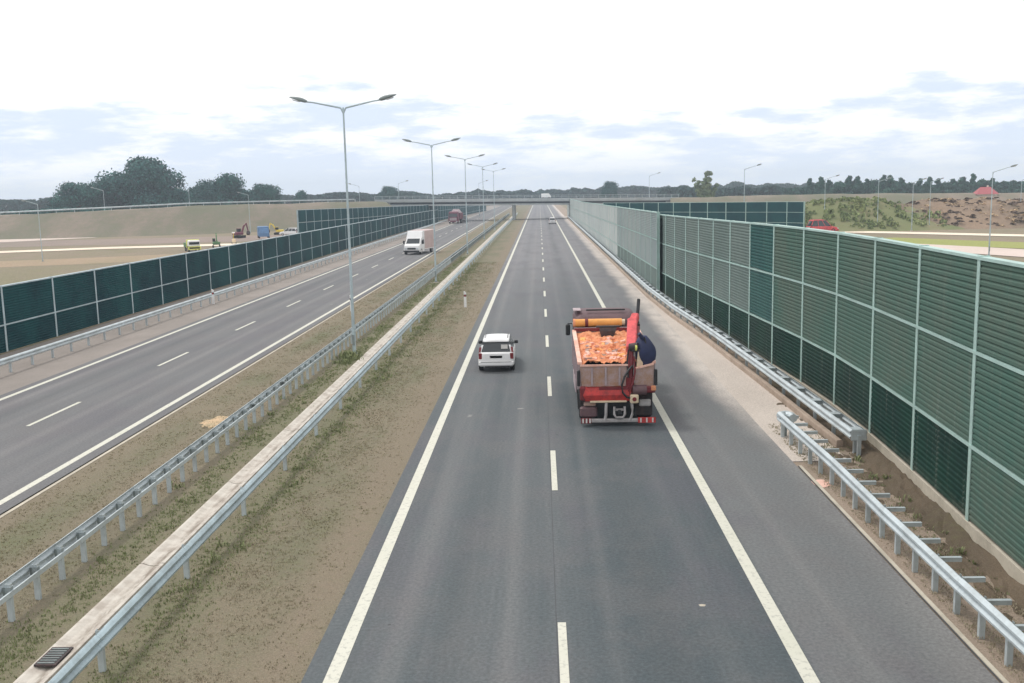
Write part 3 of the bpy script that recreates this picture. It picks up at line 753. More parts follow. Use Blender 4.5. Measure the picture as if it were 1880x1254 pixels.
# ------------------------------------------------------------------ overpass
def overpass():
    ang = math.atan2(-10, 80)
    A = Vector((-44, 268, 6.05)); B_ = Vector((38, 276, 4.85))
    root = empty('overpass', (0, 272, 0))
    def seg(prof, mt, name):
        b = MB(); b.sweep(prof, [(A.x, A.y-272, A.z), ((A.x+B_.x)/2, (A.y+B_.y)/2-272, (A.z+B_.z)/2+.05), (B_.x, B_.y-272, B_.z)], mt); return b.obj(name, None, root)
    # lateral positive = towards the camera (right of travel +x)
    seg([(-9,-.7),(0,-.7),(0,0),(-9,0)], 'concrete_g', 'deck')
    seg([(.0,-.55),(.45,-.55),(.45,.25),(.0,.25)], 'concrete_g', 'cornice')
    seg([(-.9,-1.15),(-.25,-1.15),(-.25,-.7),(-.9,-.7)], 'shadowgap', 'girder')
    seg([(-8.8,-1.2),(-8.0,-1.2),(-8.0,-.7),(-8.8,-.7)], 'shadowgap', 'girder')
    seg([(-.6,-1.6),(.05,-1.6),(.05,-1.16),(-.6,-1.16)], 'concrete_g', 'lower_beam')
    seg([(.12,1.0),(.2,1.0),(.2,1.08),(.12,1.08)], 'galv', 'handrail')
    seg([(.12,.6),(.18,.6),(.18,.66),(.12,.66)], 'galv', 'handrail')
    b = MB()
    for k in range(42):
        t = k/41; p = A.lerp(B_, t); b.box(p.x-.04, p.x+.04, p.y-272-.19, p.y-272-.13, p.z+.25, p.z+1.0, 'galv')
    b.obj('baluster_row', None, root)
    for x in (-33.5, -7.0, 8.9, 30):
        t = (x-A.x)/(B_.x-A.x); p = A.lerp(B_, t)
        for dy in (1.2, 7.5):
            b = MB(); b.tube([(x, p.y-272+dy, -.1), (x, p.y-272+dy, p.z-1.16)], .42, 12, 'concrete_g'); b.obj('pier', None, root)
    for x in (-41, 35.5):
        t = (x-A.x)/(B_.x-A.x); p = A.lerp(B_, t)
        b = MB(); b.box(x-1, x+1, p.y-272+.1, p.y-272+8.8, -.1, p.z-.72, 'concrete_g'); b.obj('abutment', None, root)
    tag(root, 'low concrete road overpass crossing the motorway in the distance', 'overpass')
overpass()

# ------------------------------------------------------------------ vehicles
def wheel(parent, x, y, r, w, rim='steelgrey'):
    b = MB()
    prof = [(r*.62, -w/2), (r*.93, -w/2), (r, -w*.32), (r, w*.32), (r*.93, w/2), (r*.62, w/2)]
    n = 20; rings = []
    for k in range(n):
        a = 2*math.pi*k/n; rings.append([(q, rr*math.cos(a), rr*math.sin(a)) for rr, q in prof])
    rings.append(rings[0]); b.loft(rings, 'black', True, False)
    o = b.obj('wheel', None, parent, (x, y, r))
    b = MB(); n = 16
    for sx in (-1, 1):
        c = [(sx*w*.38, r*.63*math.cos(2*math.pi*k/n), r*.63*math.sin(2*math.pi*k/n)) for k in range(n)]
        c2 = [(sx*w*.25, r*.25*math.cos(2*math.pi*k/n), r*.25*math.sin(2*math.pi*k/n)) for k in range(n)]
        vs = c + c2; fs = [(k, (k+1) % n, n+(k+1) % n, n+k) for k in range(n)] + [tuple(range(n, 2*n))]
        b.add(vs, fs, rim, True)
    b.obj('rim', None, o)
    return o

def car(name, label, cat, body, loc, rz, L=3.9, W=1.6, Hh=1.46, group=None, mpv=True, tail=True):
    """+y is forward, origin at rear centre on the ground"""
    root = empty(name, loc, rz); tag(root, label, cat, group)
    hw = W/2
    def ring(y, z0, zb, inset, r=.1):
        w = hw - inset
        return [(-w+.08, y, z0), (w-.08, y, z0), (w, y, z0+.1), (w, y, (z0+zb)*.5), (w-.015, y, zb-.12), (w-.05, y, zb-.02), (w-.12, y, zb), (-w+.12, y, zb), (-w+.05, y, zb-.02), (-w+.015, y, zb-.12), (-w, y, (z0+zb)*.5), (-w, y, z0+.1)]
    belt = .87 if mpv else .84
    b = MB()
    b.loft([ring(-.02,.36,belt-.06,.2), ring(.01,.30,belt-.02,.09), ring(.08,.25,belt,.03), ring(.25,.22,belt+.01,0), ring(1.4,.2,belt,0), ring(2.7,.2,belt-.02,0), ring(L-.75,.2,belt-.06,.02), ring(L-.25,.22,belt-.14,.06), ring(L-.03,.3,belt-.3,.14), ring(L,.36,belt-.36,.18)], body, True)
    b.obj('body', None, root)
    # cabin: glass shell with pillars and roof on top
    zt = Hh
    def cab(y, z, w, zz=None): return [(-w, y, z), (w, y, z)]
    yb0, yb1 = .08, L-.95; yt0, yt1 = .42, L-1.75
    wb, wt = hw-.06, hw-.23
    b = MB()
    b.loft([[(-wb, yb0, belt-.02), (wb, yb0, belt-.02), (wb, yb1, belt-.02), (-wb, yb1, belt-.02)],
            [(-wt, yt0, zt-.05), (wt, yt0, zt-.05), (wt, yt1, zt-.05), (-wt, yt1, zt-.05)]], 'glass', False)
    b.obj('window', None, root)
    b = MB()
    def rf(y, w, z, t=.07): return [(-w, y, z-t-.02), (w, y, z-t-.02), (w-.02, y, z-t*.45), (w-.09, y, z-.02), (w*.5, y, z), (0, y, z+.008), (-w*.5, y, z), (-w+.09, y, z-.02), (-w+.02, y, z-t*.45)]
    b.loft([rf(yt0-.13, wt-.0, zt-.10, .02), rf(yt0-.10, wt+.02, zt-.045, .06), rf(yt0+.03, wt+.03, zt-.01, .08), rf(yt0+.4, wt+.03, zt), rf((yt0+yt1)/2, wt+.03, zt+.012), rf(yt1-.3, wt+.02, zt-.005), rf(yt1, wt, zt-.05, .03), rf(yt1+.06, wt-.02, zt-.075, .01)], body, True)
    b.obj('roof', None, root)
    b = MB()
    for sx in (-1, 1):
        for (t0, w_) in ((0, .09), (.36, .06), (.68, .07), (1, .07)):
            y0 = yb0 + (yb1-yb0)*t0; y1 = yt0 + (yt1-yt0)*t0
            d = -1 if t0 == 1 else 1
            q0 = y0-.015 if t0 < 1 else y0+.01
            q1 = y1-.015 if t0 < 1 else y1+.01
            x0 = sx*(wb+.008); x1 = sx*(wt+.008); i0 = sx*(wb-.075); i1 = sx*(wt-.06)
            b.loft([[(i0, q0, belt-.03), (x0, q0, belt-.03), (x0, q0+d*w_, belt-.03), (i0, q0+d*w_, belt-.03)],
                    [(i1, q1, zt-.08), (x1, q1, zt-.08), (x1, q1+d*w_, zt-.08), (i1, q1+d*w_, zt-.08)]], body)
    b.obj('pillars', None, root)
    b = MB(); b.box(-hw+.02, hw-.02, -.06, .1, .28, .5, body, bev=.05); b.box(-hw+.12, hw-.12, -.068, -.058, .455, .475, 'blackp'); b.obj('rear_bumper', None, root)
    b = MB(); b.box(-hw+.06, hw-.06, L-.08, L+.06, .26, .5, body, bev=.05); b.obj('front_bumper', None, root)
    for sx in (-1, 1):
        b = MB(); x0, x1 = sorted((sx*(hw-.03), sx*(hw-.19)))
        b.box(x0, x1, -.012, .09, .58, .84, 'redlamp', bev=.02); b.obj('tail_lamp', None, root)
        b = MB(); x0, x1 = sorted((sx*(hw-.03), sx*(hw-.12)))
        b.loft([[(x0,.075,.85),(x1,.075,.85),(x1,.16,.85),(x0,.16,.85)],[(x0-sx*.03,.16,1.08),(x1-sx*.03,.16,1.08),(x1-sx*.03,.22,1.08),(x0-sx*.03,.22,1.08)]], 'redlamp'); b.obj('upper_tail_lamp', None, root)
        b = MB(); x0, x1 = sorted((sx*(hw-.12), sx*(hw-.45)))
        b.box(x0, x1, L-.12, L+.01, .5, .64, 'clearlamp', bev=.02); b.obj('headlight', None, root)
        b = MB(); x0, x1 = sorted((sx*(hw-.06), sx*(hw+.12)))
        b.box(x0, x1, L-1.42, L-1.3, belt+.0, belt+.15, 'blackp', bev=.03); b.obj('mirror', None, root)
        for y in (.62, L-.78): wheel(root, sx*(hw-.1), y, .29, .19)
    b = MB(); b.box(-.26, .26, -.02, .02, .62, .73, 'plate'); b.obj('number_plate', None, root)
    b = MB(); b.box(-hw+.3, hw-.2, .03, .5, .2, .27, 'blackp'); b.tube([(-hw+.38,-.08,.24),(-hw+.38,.3,.24)], .03, 8, 'blackp'); b.obj('exhaust', None, root)
    for sx in (-1, 1):
        b = MB(); b.tube([(sx*(wt-.06), yt0+.2, zt), (sx*(wt-.06), yt0+.28, zt+.045), (sx*(wt-.06), yt1-.35, zt+.045), (sx*(wt-.06), yt1-.27, zt-.01)], .014, 6, 'blackp'); b.obj('roof_rail', None, root)
    b = MB(); b.tube([(-.02, .42, belt+.03), (.3, .25, belt+.14)], .011, 6, 'blackp'); b.obj('rear_wiper', None, root)
    return root
wc = car('parked_car' if False else 'car', 'white compact estate car driving away in the left lane beside the orange truck', 'car', 'white', (-1.98, 42.2, 0), 0, W=1.56, Hh=1.42, group='passenger cars')
b = MB(); b.box(.22, .5, .255, .262, 1.02, 1.2, 'white_d'); o = b.obj('window_sticker', None, wc); o.rotation_euler = (R(-0), 0, 0)
o.location = (0, -.10, -.02)
car('car', 'tiny white car far down the right carriageway near the overpass', 'car', 'white', (2.9, 232, 0), 0, group='passenger cars')
car('car', 'white car half hidden by the low left wall, near the set-back wall corner', 'car', 'white', (-47.5, 196, 0), 1.3, Hh=1.5, group='passenger cars')
car('car', 'white car showing above the low left wall in front of the set-back teal wall', 'car', 'white_d', (-32.6, 147, .0), .05, Hh=2.0, group='passenger cars')
rc = car('car', 'red car parked by the right end of the set-back green wall', 'car', 'pinkred', (42.9, 161.5, 0), R(-84), L=4.0, W=1.8, Hh=1.65, group='passenger cars'); rc.scale = (1.15, 1.15, 1.3)

# white panel truck coming towards the camera on the left carriageway
def panel_truck():
    root = empty('delivery_truck', (-16.3, 126.2, 0), math.pi + R(-10))   # +y is forward
    W = 2.2; hw = W/2
    b = MB()   # cab, front at y=0 going back negative
    def r(y, z0, z1, w, wt): return [(-w, y, z0), (w, y, z0), (w, y, (z0+z1)*.45), (wt, y, z1), (-wt, y, z1), (-w, y, (z0+z1)*.45)]
    b.loft([r(0,.38,.95,hw-.15,hw-.2), r(-.08,.35,1.15,hw-.06,hw-.12), r(-.55,.35,1.35,hw,hw-.08)], 'white'); b.loft([r(-.55,.35,1.35,hw,hw-.08), r(-1.15,.35,2.05,hw,hw-.14), r(-2.0,.35,2.15,hw,hw-.12)], 'white')
    b.obj('cab', None, root)
    b = MB(); b.loft([[(-hw+.22,-.57,1.40),(hw-.22,-.57,1.40),(hw-.18,-.6,1.36),(-hw+.18,-.6,1.36)],[(-hw+.3,-1.08,2.0),(hw-.3,-1.08,2.0),(hw-.28,-1.14,1.98),(-hw+.28,-1.14,1.98)]], 'glass')
    b.obj('windscreen', None, root)
    b = MB(); b.loft([[(-hw+.05,-1.2,2.03),(hw-.05,-1.2,2.03),(hw-.05,-2.05,2.1),(-hw+.05,-2.05,2.1)],[(-hw+.15,-1.75,2.85),(hw-.15,-1.75,2.85),(hw-.1,-2.05,2.9),(-hw+.1,-2.05,2.9)]], 'white')
    b.obj('roof_fairing', None, root)
    b = MB(); b.box(-hw-.02, hw+.02, -7.2, -2.08, .62, 2.95, 'beige', bev=.04); b.obj('cargo_box', None, root)
    b = MB(); b.box(-hw-.04, hw+.04, -7.22, -2.06, .55, .64, 'white'); b.box(-hw-.03,hw+.03,-2.1,-2.02,.64,2.98,'white'); b.obj('box_frame', None, root)
    b = MB(); b.box(-.4, .4, -7, -.3, .38, .5, 'chassis'); b.obj('chassis', None, root)
    b = MB(); b.box(-hw+.05, hw-.05, -.02, .12, .3, .55, 'blackp', bev=.04); b.obj('bumper', None, root)
    b = MB(); b.box(-.55, .55, .0, .02, .66, .88, 'blackp'); b.obj('grille', None, root)
    for sx in (-1, 1):
        x0, x1 = sorted((sx*(hw-.18), sx*(hw-.5)))
        b = MB(); b.box(x0, x1, -.02, .05, .66, .9, 'clearlamp', bev=.02); b.obj('headlight', None, root)
        x0, x1 = sorted((sx*(hw+.02), sx*(hw+.26)))
        b = MB(); b.box(x0, x1, -.85, -.75, 1.35, 1.75, 'blackp', bev=.03); b.obj('mirror', None, root)
        x0, x1 = sorted((sx*(hw-.005), sx*(hw+.012)))
        b = MB(); b.box(x0, x1, -1.85, -1.15, 1.3, 1.85, 'glass'); b.obj('side_window', None, root)
        for y in (-.75, -5.5): wheel(root, sx*(hw-.12), y, .38, .24)
    tag(root, 'white high-roofed delivery truck with beige box approaching on the left carriageway', 'truck', 'trucks')
panel_truck()

def red_truck(loc, rz, label, s=1.0, body='maroon', name='truck'):
    root = empty(name, loc, rz); root.scale = (s, s, s)
    hw = 1.2
    b = MB(); b.loft([[(-hw,-.0,.5),(hw,0,.5),(hw,-2.0,.5),(-hw,-2.0,.5)],[(-hw,.03,1.6),(hw,.03,1.6),(hw,-2.0,1.6),(-hw,-2.0,1.6)],[(-hw+.08,-.25,2.8),(hw-.08,-.25,2.8),(hw-.08,-2,2.8),(-hw+.08,-2,2.8)],[(-hw+.25,-.6,3.0),(hw-.25,-.6,3.0),(hw-.25,-1.9,3.0),(-hw+.25,-1.9,3.0)]], body); b.obj('cab', None, root)
    b = MB(); b.loft([[(-hw+.12,.06,1.65),(hw-.12,.06,1.65),(hw-.12,.0,1.65),(-hw+.12,.0,1.65)],[(-hw+.2,-.16,2.5),(hw-.2,-.16,2.5),(hw-.2,-.22,2.5),(-hw+.2,-.22,2.5)]], 'glass'); b.obj('windscreen', None, root)
    b = MB(); b.box(-.9,.9,.02,.08,.8,1.45,'greypink',bev=.02); b.obj('grille', None, root)
    b = MB(); b.box(-hw,hw,-.05,.18,.4,.72,body,bev=.05); b.obj('bumper', None, root)
    b = MB(); b.loft([[(-1.25,-2.3,1.0),(1.25,-2.3,1.0),(1.25,-7.5,1.0),(-1.25,-7.5,1.0)],[(-1.3,-2.2,2.6),(1.3,-2.2,2.6),(1.3,-7.6,2.6),(-1.3,-7.6,2.6)]], body); b.obj('tipper_body', None, root)
    b = MB(); b.loft([[(-1.1,-2.5,2.58),(1.1,-2.5,2.58),(1.1,-7.3,2.58),(-1.1,-7.3,2.58)],[(-.6,-3.4,3.5),(.5,-3.2,3.55),(.6,-6.2,3.4),(-.5,-6.4,3.5)]], 'greypink'); b.obj('load', None, root)
    b = MB(); b.box(-.45,.45,-7.3,-.3,.65,.98,'chassis'); b.obj('chassis', None, root)
    for sx in (-1,1):
        x0,x1 = sorted((sx*.75,sx*1.1)); b = MB(); b.box(x0,x1,.16,.21,.48,.66,'clearlamp',bev=.01); b.obj('headlight', None, root)
        for y in (-1.0,-5.2,-6.5): wheel(root, sx*(hw-.17), y, .5, .3)
    tag(root, label, 'truck', 'trucks'); return root
red_truck((-21.6, 250, 0), math.pi + R(-5), 'maroon red tipper truck on the left carriageway shoulder before the overpass')
# dark car behind the red truck
car('car', 'dark car just right of the maroon truck on the far left carriageway', 'car', 'blackp', (-19.6, 262, 0), math.pi, group='passenger cars', Hh=1.6)
# truck on the overpass
def small_van(loc, rz, label, body='white'):
    root = empty('van', loc, rz)
    b = MB(); b.box(-1,1,-2.6,1.6,.35,2.5,body,bev=.15); b.obj('body', None, root)
    b = MB(); b.loft([[(-.98,1.6,.4),(.98,1.6,.4),(.98,2.5,.4),(-.98,2.5,.4)],[(-.95,1.6,1.3),(.95,1.6,1.3),(.9,2.4,1.1),(-.9,2.4,1.1)],[(-.85,1.6,2.2),(.85,1.6,2.2),(.8,1.75,2.1),(-.8,1.75,2.1)]], body); b.obj('cab', None, root)
    b = MB(); b.loft([[(-.8,2.02,1.4),(.8,2.02,1.4),(.8,1.98,1.38),(-.8,1.98,1.38)],[(-.75,1.72,2.1),(.75,1.72,2.1),(.75,1.68,2.08),(-.75,1.68,2.08)]],'glass'); b.obj('windscreen', None, root)
    for sx in (-1,1):
        for y in (-1.6, 1.7): wheel(root, sx*.9, y, .34, .22)
    tag(root, label, 'van', None); return root
sv = small_van((1.9, 280, 5.6), R(-96), 'small white van driving across the overpass'); sv.scale = (.8, .5, .5)

# construction vehicles behind the low left wall
def site_truck(loc, rz):
    root = empty('site_truck', loc, rz); root.scale = (.72, .72, .62)
    b = MB(); b.box(-1.15,1.15,-1.7,0,1.3,2.75,'white',bev=.15); b.obj('cab', None, root)
    b = MB(); b.box(-1.0,1.0,-.0,.03,1.75,2.35,'glass'); b.obj('windscreen', None, root)
    b = MB(); b.box(-1.25,1.25,-.0,.25,.55,.75,'lime',bev=.03); b.box(-1.25,1.25,0,.25,1.15,1.32,'lime',bev=.03); b.box(-1.25,-1.05,0,.25,.75,1.15,'lime'); b.box(1.05,1.25,0,.25,.75,1.15,'lime'); b.obj('bumper_frame', None, root)
    b = MB(); b.box(-1.1,1.1,-1.8,-.05,.6,1.3,'chassis'); b.box(-.5,.5,-6,-1.8,.6,.95,'chassis'); b.obj('chassis', None, root)
    b = MB(); b.box(-1.25,1.25,-6,-2.0,1.0,2.1,'green',bev=.05); b.obj('tipper_bed', None, root)
    b = MB(); b.box(-1.28,1.28,-2.05,-1.92,1.0,2.9,'lime',bev=.02); b.obj('headboard', None, root)
    for sx in (-1,1):
        for y in (-.9,-5.0): wheel(root, sx*1.0, y, .5, .3)
    tag(root, 'work truck with white cab, pale yellow bumper and green bed behind the left wall', 'truck', 'trucks')
site_truck((-50.6,145,-.1), math.pi + R(28))
def excavator(loc, rz, body, label, s=1.0, bucket_up=True):
    root = empty('excavator', loc, rz); root.scale = (s,s,s)
    for sx in (-1,1):
        b = MB(); x0,x1 = sorted((sx*.8,sx*1.3)); b.box(x0,x1,-1.8,1.8,.0,.8,'black',bev=.25); b.obj('track', None, root)
    b = MB(); b.box(-1.2,1.2,-2.0,.9,.95,1.9,body,bev=.2); b.obj('house', None, root)
    b = MB(); b.box(-1.15,-.3,-.1,1.2,1.9,2.9,'glass',bev=.1); b.box(-1.18,-.27,-.13,1.23,2.85,2.98,body,bev=.04); b.obj('cab', None, root)
    b = MB(); b.loft([[(.0,.7,1.5),(.35,.7,1.5),(.35,1.1,1.4),(0,1.1,1.4)],[(0,1.8,3.9),(.35,1.8,3.9),(.35,2.3,3.8),(0,2.3,3.8)],[(0,3.0,4.5),(.35,3.0,4.5),(.35,3.1,4.1),(0,3.1,4.1)]], body); b.obj('boom', None, root)
    b = MB(); b.loft([[(.05,2.8,4.6),(.3,2.8,4.6),(.3,3.2,4.6),(.05,3.2,4.6)],[(.05,3.6,2.0),(.3,3.6,2.0),(.3,3.85,2.1),(.05,3.85,2.1)]], body); b.obj('stick', None, root)
    b = MB(); b.loft([[(-.3,3.5,2.0),(.65,3.5,2.0),(.65,4.0,2.0),(-.3,4.0,2.0)],[(-.3,3.3,1.3),(.65,3.3,1.3),(.65,4.2,1.2),(-.3,4.2,1.2)],[(-.3,3.5,.8),(.65,3.5,.8),(.65,3.8,.7),(-.3,3.8,.7)]], 'chassis'); b.obj('bucket', None, root)
    tag(root, label, 'excavator', 'site machines behind the low left wall'); return root
excavator((-53.3,203,0), R(100), 'yellow', 'yellow excavator with raised bent arm behind the low left wall', .52)
excavator((-50.6,155,.0), R(20), 'green', 'green digger parked right of the work truck behind the low left wall', .48)
excavator((-57.5,190,.0), R(-30), 'maroon', 'dull red digger between the green digger and the blue van', .6)
def site_van():
    v = small_van((-50.6,182,.2), math.pi+R(20), 'blue van parked behind the low left wall left of the yellow excavator', 'blue'); v.scale = (.95, .8, .85)
    v['group'] = 'parked vans'
site_van()
def roller(loc, rz):
    root = empty('light_tower', loc, rz); root.scale = (.6,.6,.55)
    b = MB(); b.box(-.5,.5,-.9,.9,.5,1.5,'cream',bev=.08); b.obj('cabinet', None, root)
    b = MB(); b.tube([(0,0,1.5),(0,0,3.4)], .06, 8, 'yellow'); b.obj('mast', None, root)
    b = MB(); b.box(-.4,.4,-.06,.1,3.2,3.6,'white',bev=.04); b.obj('lamp_panel', None, root)
    for sx in (-1,1): wheel(root, sx*.55, 0, .3, .16)
    tag(root, 'small white and cream light tower trailer right of the green digger', 'light tower')
roller((-51.2,166,0), .3)

# red roofed house on the mound
def house():
    root = empty('house', (114.5, 262, 0), R(-8)); root.scale = (.48, .5, .62); root.location.z = 1.55
    b = MB(); b.box(-5,5,-4,4,-2.6,4.6,'plaster'); b.obj('wall', None, root)
    b = MB(); b.loft([[(-5.7,-4.7,4.5),(5.7,-4.7,4.5),(5.7,4.7,4.5),(-5.7,4.7,4.5)],[(-2.5,-.2,7.4),(2.5,-.2,7.4),(2.5,.2,7.4),(-2.5,.2,7.4)]], 'roofred'); r = b.obj('roof', None, root)
    b = MB(); b.box(1,1.7,.5,1.2,6.4,8.1,'plaster'); b.obj('chimney', None, r)
    for x in (-3.2,0,3.2):
        b = MB(); b.box(x-.6,x+.6,-4.06,-4.0,2.6,3.9,'glass'); b.obj('window', None, root)
    tag(root, 'small house with pinkish red hipped roof in front of the right pines', 'house')
house()

# ------------------------------------------------------------------ the orange truck with the loading crane
def crane_truck():
    T = empty('crane_truck', (2.44, 32.15, 0))
    tag(T, 'orange and red tipper truck with rear loading crane driving away in the right lane', 'truck', 'trucks')
    def P(name, b, parent=T): return b.obj(name, None, parent)
    b = MB()
    for x0, x1 in ((-.5,-.36),(.36,.5)): b.box(x0,x1,.2,7.9,.72,.98,'chassis')
    for y in (.3,1.8,3.3,5,6.5,7.6): b.box(-.36,.36,y,y+.12,.76,.94,'chassis')
    P('chassis', b)
    for sx in (-1,1):
        for y in (1.1,2.45): wheel(T, sx*.98, y, .5, .46)
        wheel(T, sx*1.02, 6.7, .5, .3)
    # cab
    def cr(y, w, z0, z1, r=.2): return [(-w,y,z0),(w,y,z0),(w,y,z1-r*1.2),(w-.06,y,z1-r*.5),(w-r,y,z1-.03),(w-r*2,y,z1),(-w+r*2,y,z1),(-w+r,y,z1-.03),(-w+.06,y,z1-r*.5),(-w,y,z1-r*1.2)]
    b = MB(); b.loft([cr(5.95,1.1,.9,2.72), cr(6.05,1.18,.9,2.86), cr(6.5,1.2,.85,3.0), cr(7.3,1.2,.75,3.04), cr(7.8,1.17,.75,2.85), cr(7.95,1.12,.75,1.7)], 'maroon_cab', True); P('cab', b)
    b = MB(); b.box(-.85,.85,5.925,5.955,1.9,2.45,'glass',bev=.01); P('rear_window', b)
    for sx in (-1,1):
        b = MB(); x0,x1 = sorted((sx*1.195,sx*1.215)); b.box(x0,x1,6.7,7.5,1.9,2.45,'glass'); P('side_window', b)
        b = MB(); x0,x1 = sorted((sx*1.3,sx*1.48)); b.box(x0,x1,7.3,7.42,1.95,2.4,'blackp',bev=.04); b.tube([(sx*1.15,7.5,2.4),(sx*1.4,7.4,2.42)],.02,6,'blackp'); P('mirror', b)
    b = MB(); b.box(-1.2,-.9,6.3,7.1,3.04,3.08,'greypink',bev=.015); b.box(-.7,.8,6.35,6.4,3.04,3.1,'blackp'); P('roof_rack', b)
    # yellow beacon bar / rolled tarpaulin on the headboard
    b = MB(); b.tube([(-1.2,5.72,2.66),(.62,5.72,2.66)],.15,14,'yellowbar'); b.tube([(-.78,5.72,2.66),(-.66,5.72,2.66)],.165,14,'red_dk'); b.tube([(-1.23,5.72,2.66),(-1.15,5.72,2.66)],.16,14,'orange'); b.tube([(.6,5.72,2.66),(.74,5.72,2.66)],.12,12,'cream'); P('tarpaulin_roll', b)
    # bed
    z0 = 1.22
    b = MB(); b.box(-1.24,1.24,.12,5.5,z0-.18,z0,'chassis'); P('bed_floor', b)
    for sx in (-1,1):
        b = MB(); xa,xb = sorted((sx*1.24,sx*1.17))
        b.loft([[(xa,.2,z0),(xb,.2,z0),(xb,5.5,z0),(xa,5.5,z0)],[(xa,.2,2.02),(xb,.2,2.02),(xb,5.5,2.34),(xa,5.5,2.34)]],'greypink')
        for k in range(6):
            y = .5+k*.95; xo,xi = sorted((sx*1.24,sx*1.30)); b.box(xo,xi,y,y+.1,z0-.1,2.0+.05*k,'greypink')
        xo,xi = sorted((sx*1.14,sx*1.28)); b.loft([[(xo,.15,2.02),(xi,.15,2.02),(xi,.15,2.1),(xo,.15,2.1)],[(xo,5.5,2.35),(xi,5.5,2.35),(xi,5.5,2.43),(xo,5.5,2.43)]], 'peach')
        P('bed_side', b)
    b = MB(); b.box(-1.2,1.2,5.42,5.55,z0,2.5,'greypink'); b.box(-1.2,.9,5.36,5.42,2.38,2.5,'red_dk'); P('headboard', b)
    # dark funnel shaped grab hanging against the headboard
    b = MB(); b.loft([[(-.17,4.5,2.12),(.17,4.5,2.12),(.14,4.85,2.12),(-.14,4.85,2.12)],[(-.3,4.45,2.5),(.3,4.45,2.5),(.26,5.0,2.5),(-.26,5.0,2.5)],[(-.3,4.5,2.62),(.34,4.5,2.62),(.3,5.0,2.64),(-.26,5.0,2.62)]],'chassis'); b.box(-.42,.46,4.55,4.7,2.62,2.68,'blackp',bev=.01); P('grab_bucket', b)
    # load: heap of orange spoil, uneven surface
    n = 52; mN = 110; vs = []; fs = []
    for j in range(mN+1):
        for i in range(n+1):
            x = -1.16+2.32*i/n; y = .28+5.1*j/mN; e = min(1, (1.16-abs(x))/.25, )
            z = 1.92+.30*(y/5.4)+.14*e+.10*mnoise.noise(Vector((x*3,y*2.4,1)))+.09*mnoise.noise(Vector((x*8,y*7,5)))+.05*mnoise.noise(Vector((x*19,y*17,5)))
            vs.append((x,y,z))
    for j in range(mN):
        for i in range(n): fs.append((j*(n+1)+i,j*(n+1)+i+1,(j+1)*(n+1)+i+1,(j+1)*(n+1)+i))
    b = MB(); b.add(vs, fs, 'orange', False); P('load', b)
    b = MB(); rr = random.Random(5)
    for k in range(70):
        x = rr.uniform(-1.0,.55); y = rr.uniform(.6,4.2); z = 2.06+.3*y/5.4; a = rr.uniform(-.5,.5); l = rr.uniform(.12,.42); w = rr.uniform(.04,.11)
        mx = Matrix.Translation((x,y,z)) @ Matrix.Rotation(a,4,'Z') @ Matrix.Rotation(rr.uniform(-.2,.3),4,'X') @ Matrix.Rotation(rr.uniform(-.3,.3),4,'Y')
        b.box(-w,w,-l/2,l/2,-.03,.035, ('peach','yellowbar','mudgrey','peach','orange')[k % 5], mtx=mx)
    P('boards', b)
    # tailgate halves
    b = MB(); b.loft([[(-1.16,.02,1.3),(.36,.02,1.3),(.36,.12,1.3),(-1.16,.12,1.3)],[(-1.2,.0,1.98),(.36,.0,1.98),(.36,.1,1.98),(-1.2,.1,1.98)]],'mudgrey')
    for x in (-.85,-.4,.05): b.box(x,x+.06,-.03,.0,1.34,1.94,'greypink')
    b.box(-1.2,.36,-.035,.005,1.98,2.04,'peach'); P('tailgate', b)
    b = MB(); b.loft([[(.56,.02,1.3),(1.18,.02,1.3),(1.18,.12,1.3),(.56,.12,1.3)],[(.56,.0,1.86),(1.2,.0,2.0),(1.2,.1,2.0),(.56,.1,1.86)]],'mudgrey'); b.loft([[(.56,-.03,1.85),(1.2,-.03,2.0),(1.2,.12,2.0),(.56,.12,1.85)],[(.56,-.03,1.9),(1.2,-.03,2.05),(1.2,.12,2.05),(.56,.12,1.9)]],'peach'); P('tailgate', b)
    for sx in (-1,1):
        b = MB(); xa,xb = sorted((sx*1.21,sx*1.31)); b.box(xa,xb,-.08,.06,1.33,1.86,'blackp',bev=.02); P('corner_post', b)
    # red crossbeam
    b = MB(); b.loft([[(-1.05,-.12,.84),(.42,-.12,.84),(.42,.2,.84),(-1.05,.2,.84)],[(-1.12,-.2,1.05),(.42,-.2,1.05),(.42,.2,1.05),(-1.12,.2,1.05)],[(-1.05,-.14,1.28),(.42,-.14,1.28),(.42,.2,1.28),(-1.05,.2,1.28)]],'red'); b.box(-.6,.4,-.16,-.1,1.22,1.3,'red_dk'); b.box(-1.18,-1.0,-.1,.15,.9,1.3,'pinkred',bev=.02); b.box(-.9,.3,-.18,-.1,.80,.86,'cream',bev=.01); P('crossbeam', b)
    b = MB(); b.box(.66,1.24,-.1,.18,1.08,1.3,'red_dk',bev=.04); b.box(1.1,1.26,-.13,-.02,1.16,1.32,'orange',bev=.02); P('side_beam', b)
    # crane foot, tank, slewing drum
    b = MB(); b.box(.4,.68,-.28,.1,.78,1.06,'cream',bev=.03); b.tube([(.54,-.30,.92),(.54,-.27,.92)],.07,12,'red_dk'); P('crane_foot', b)
    b = MB(); b.tube([(.5,-.05,1.18),(.95,-.05,1.18)],.17,14,'maroon_cab'); b.tube([(.42,.0,1.1),(.42,0,1.6)],.13,12,'red_dk'); P('slewing_drum', b)
    # column and boom
    def beam(b, p, q, w, h, mt):
        p = Vector(p); q = Vector(q); d = (q-p); L = d.length
        rot = d.to_track_quat('Y','Z').to_matrix().to_4x4(); mx = Matrix.Translation(p) @ rot
        b.box(-w/2,w/2,0,L,-h/2,h/2,mt,mtx=mx,bev=min(w,h)*.15)
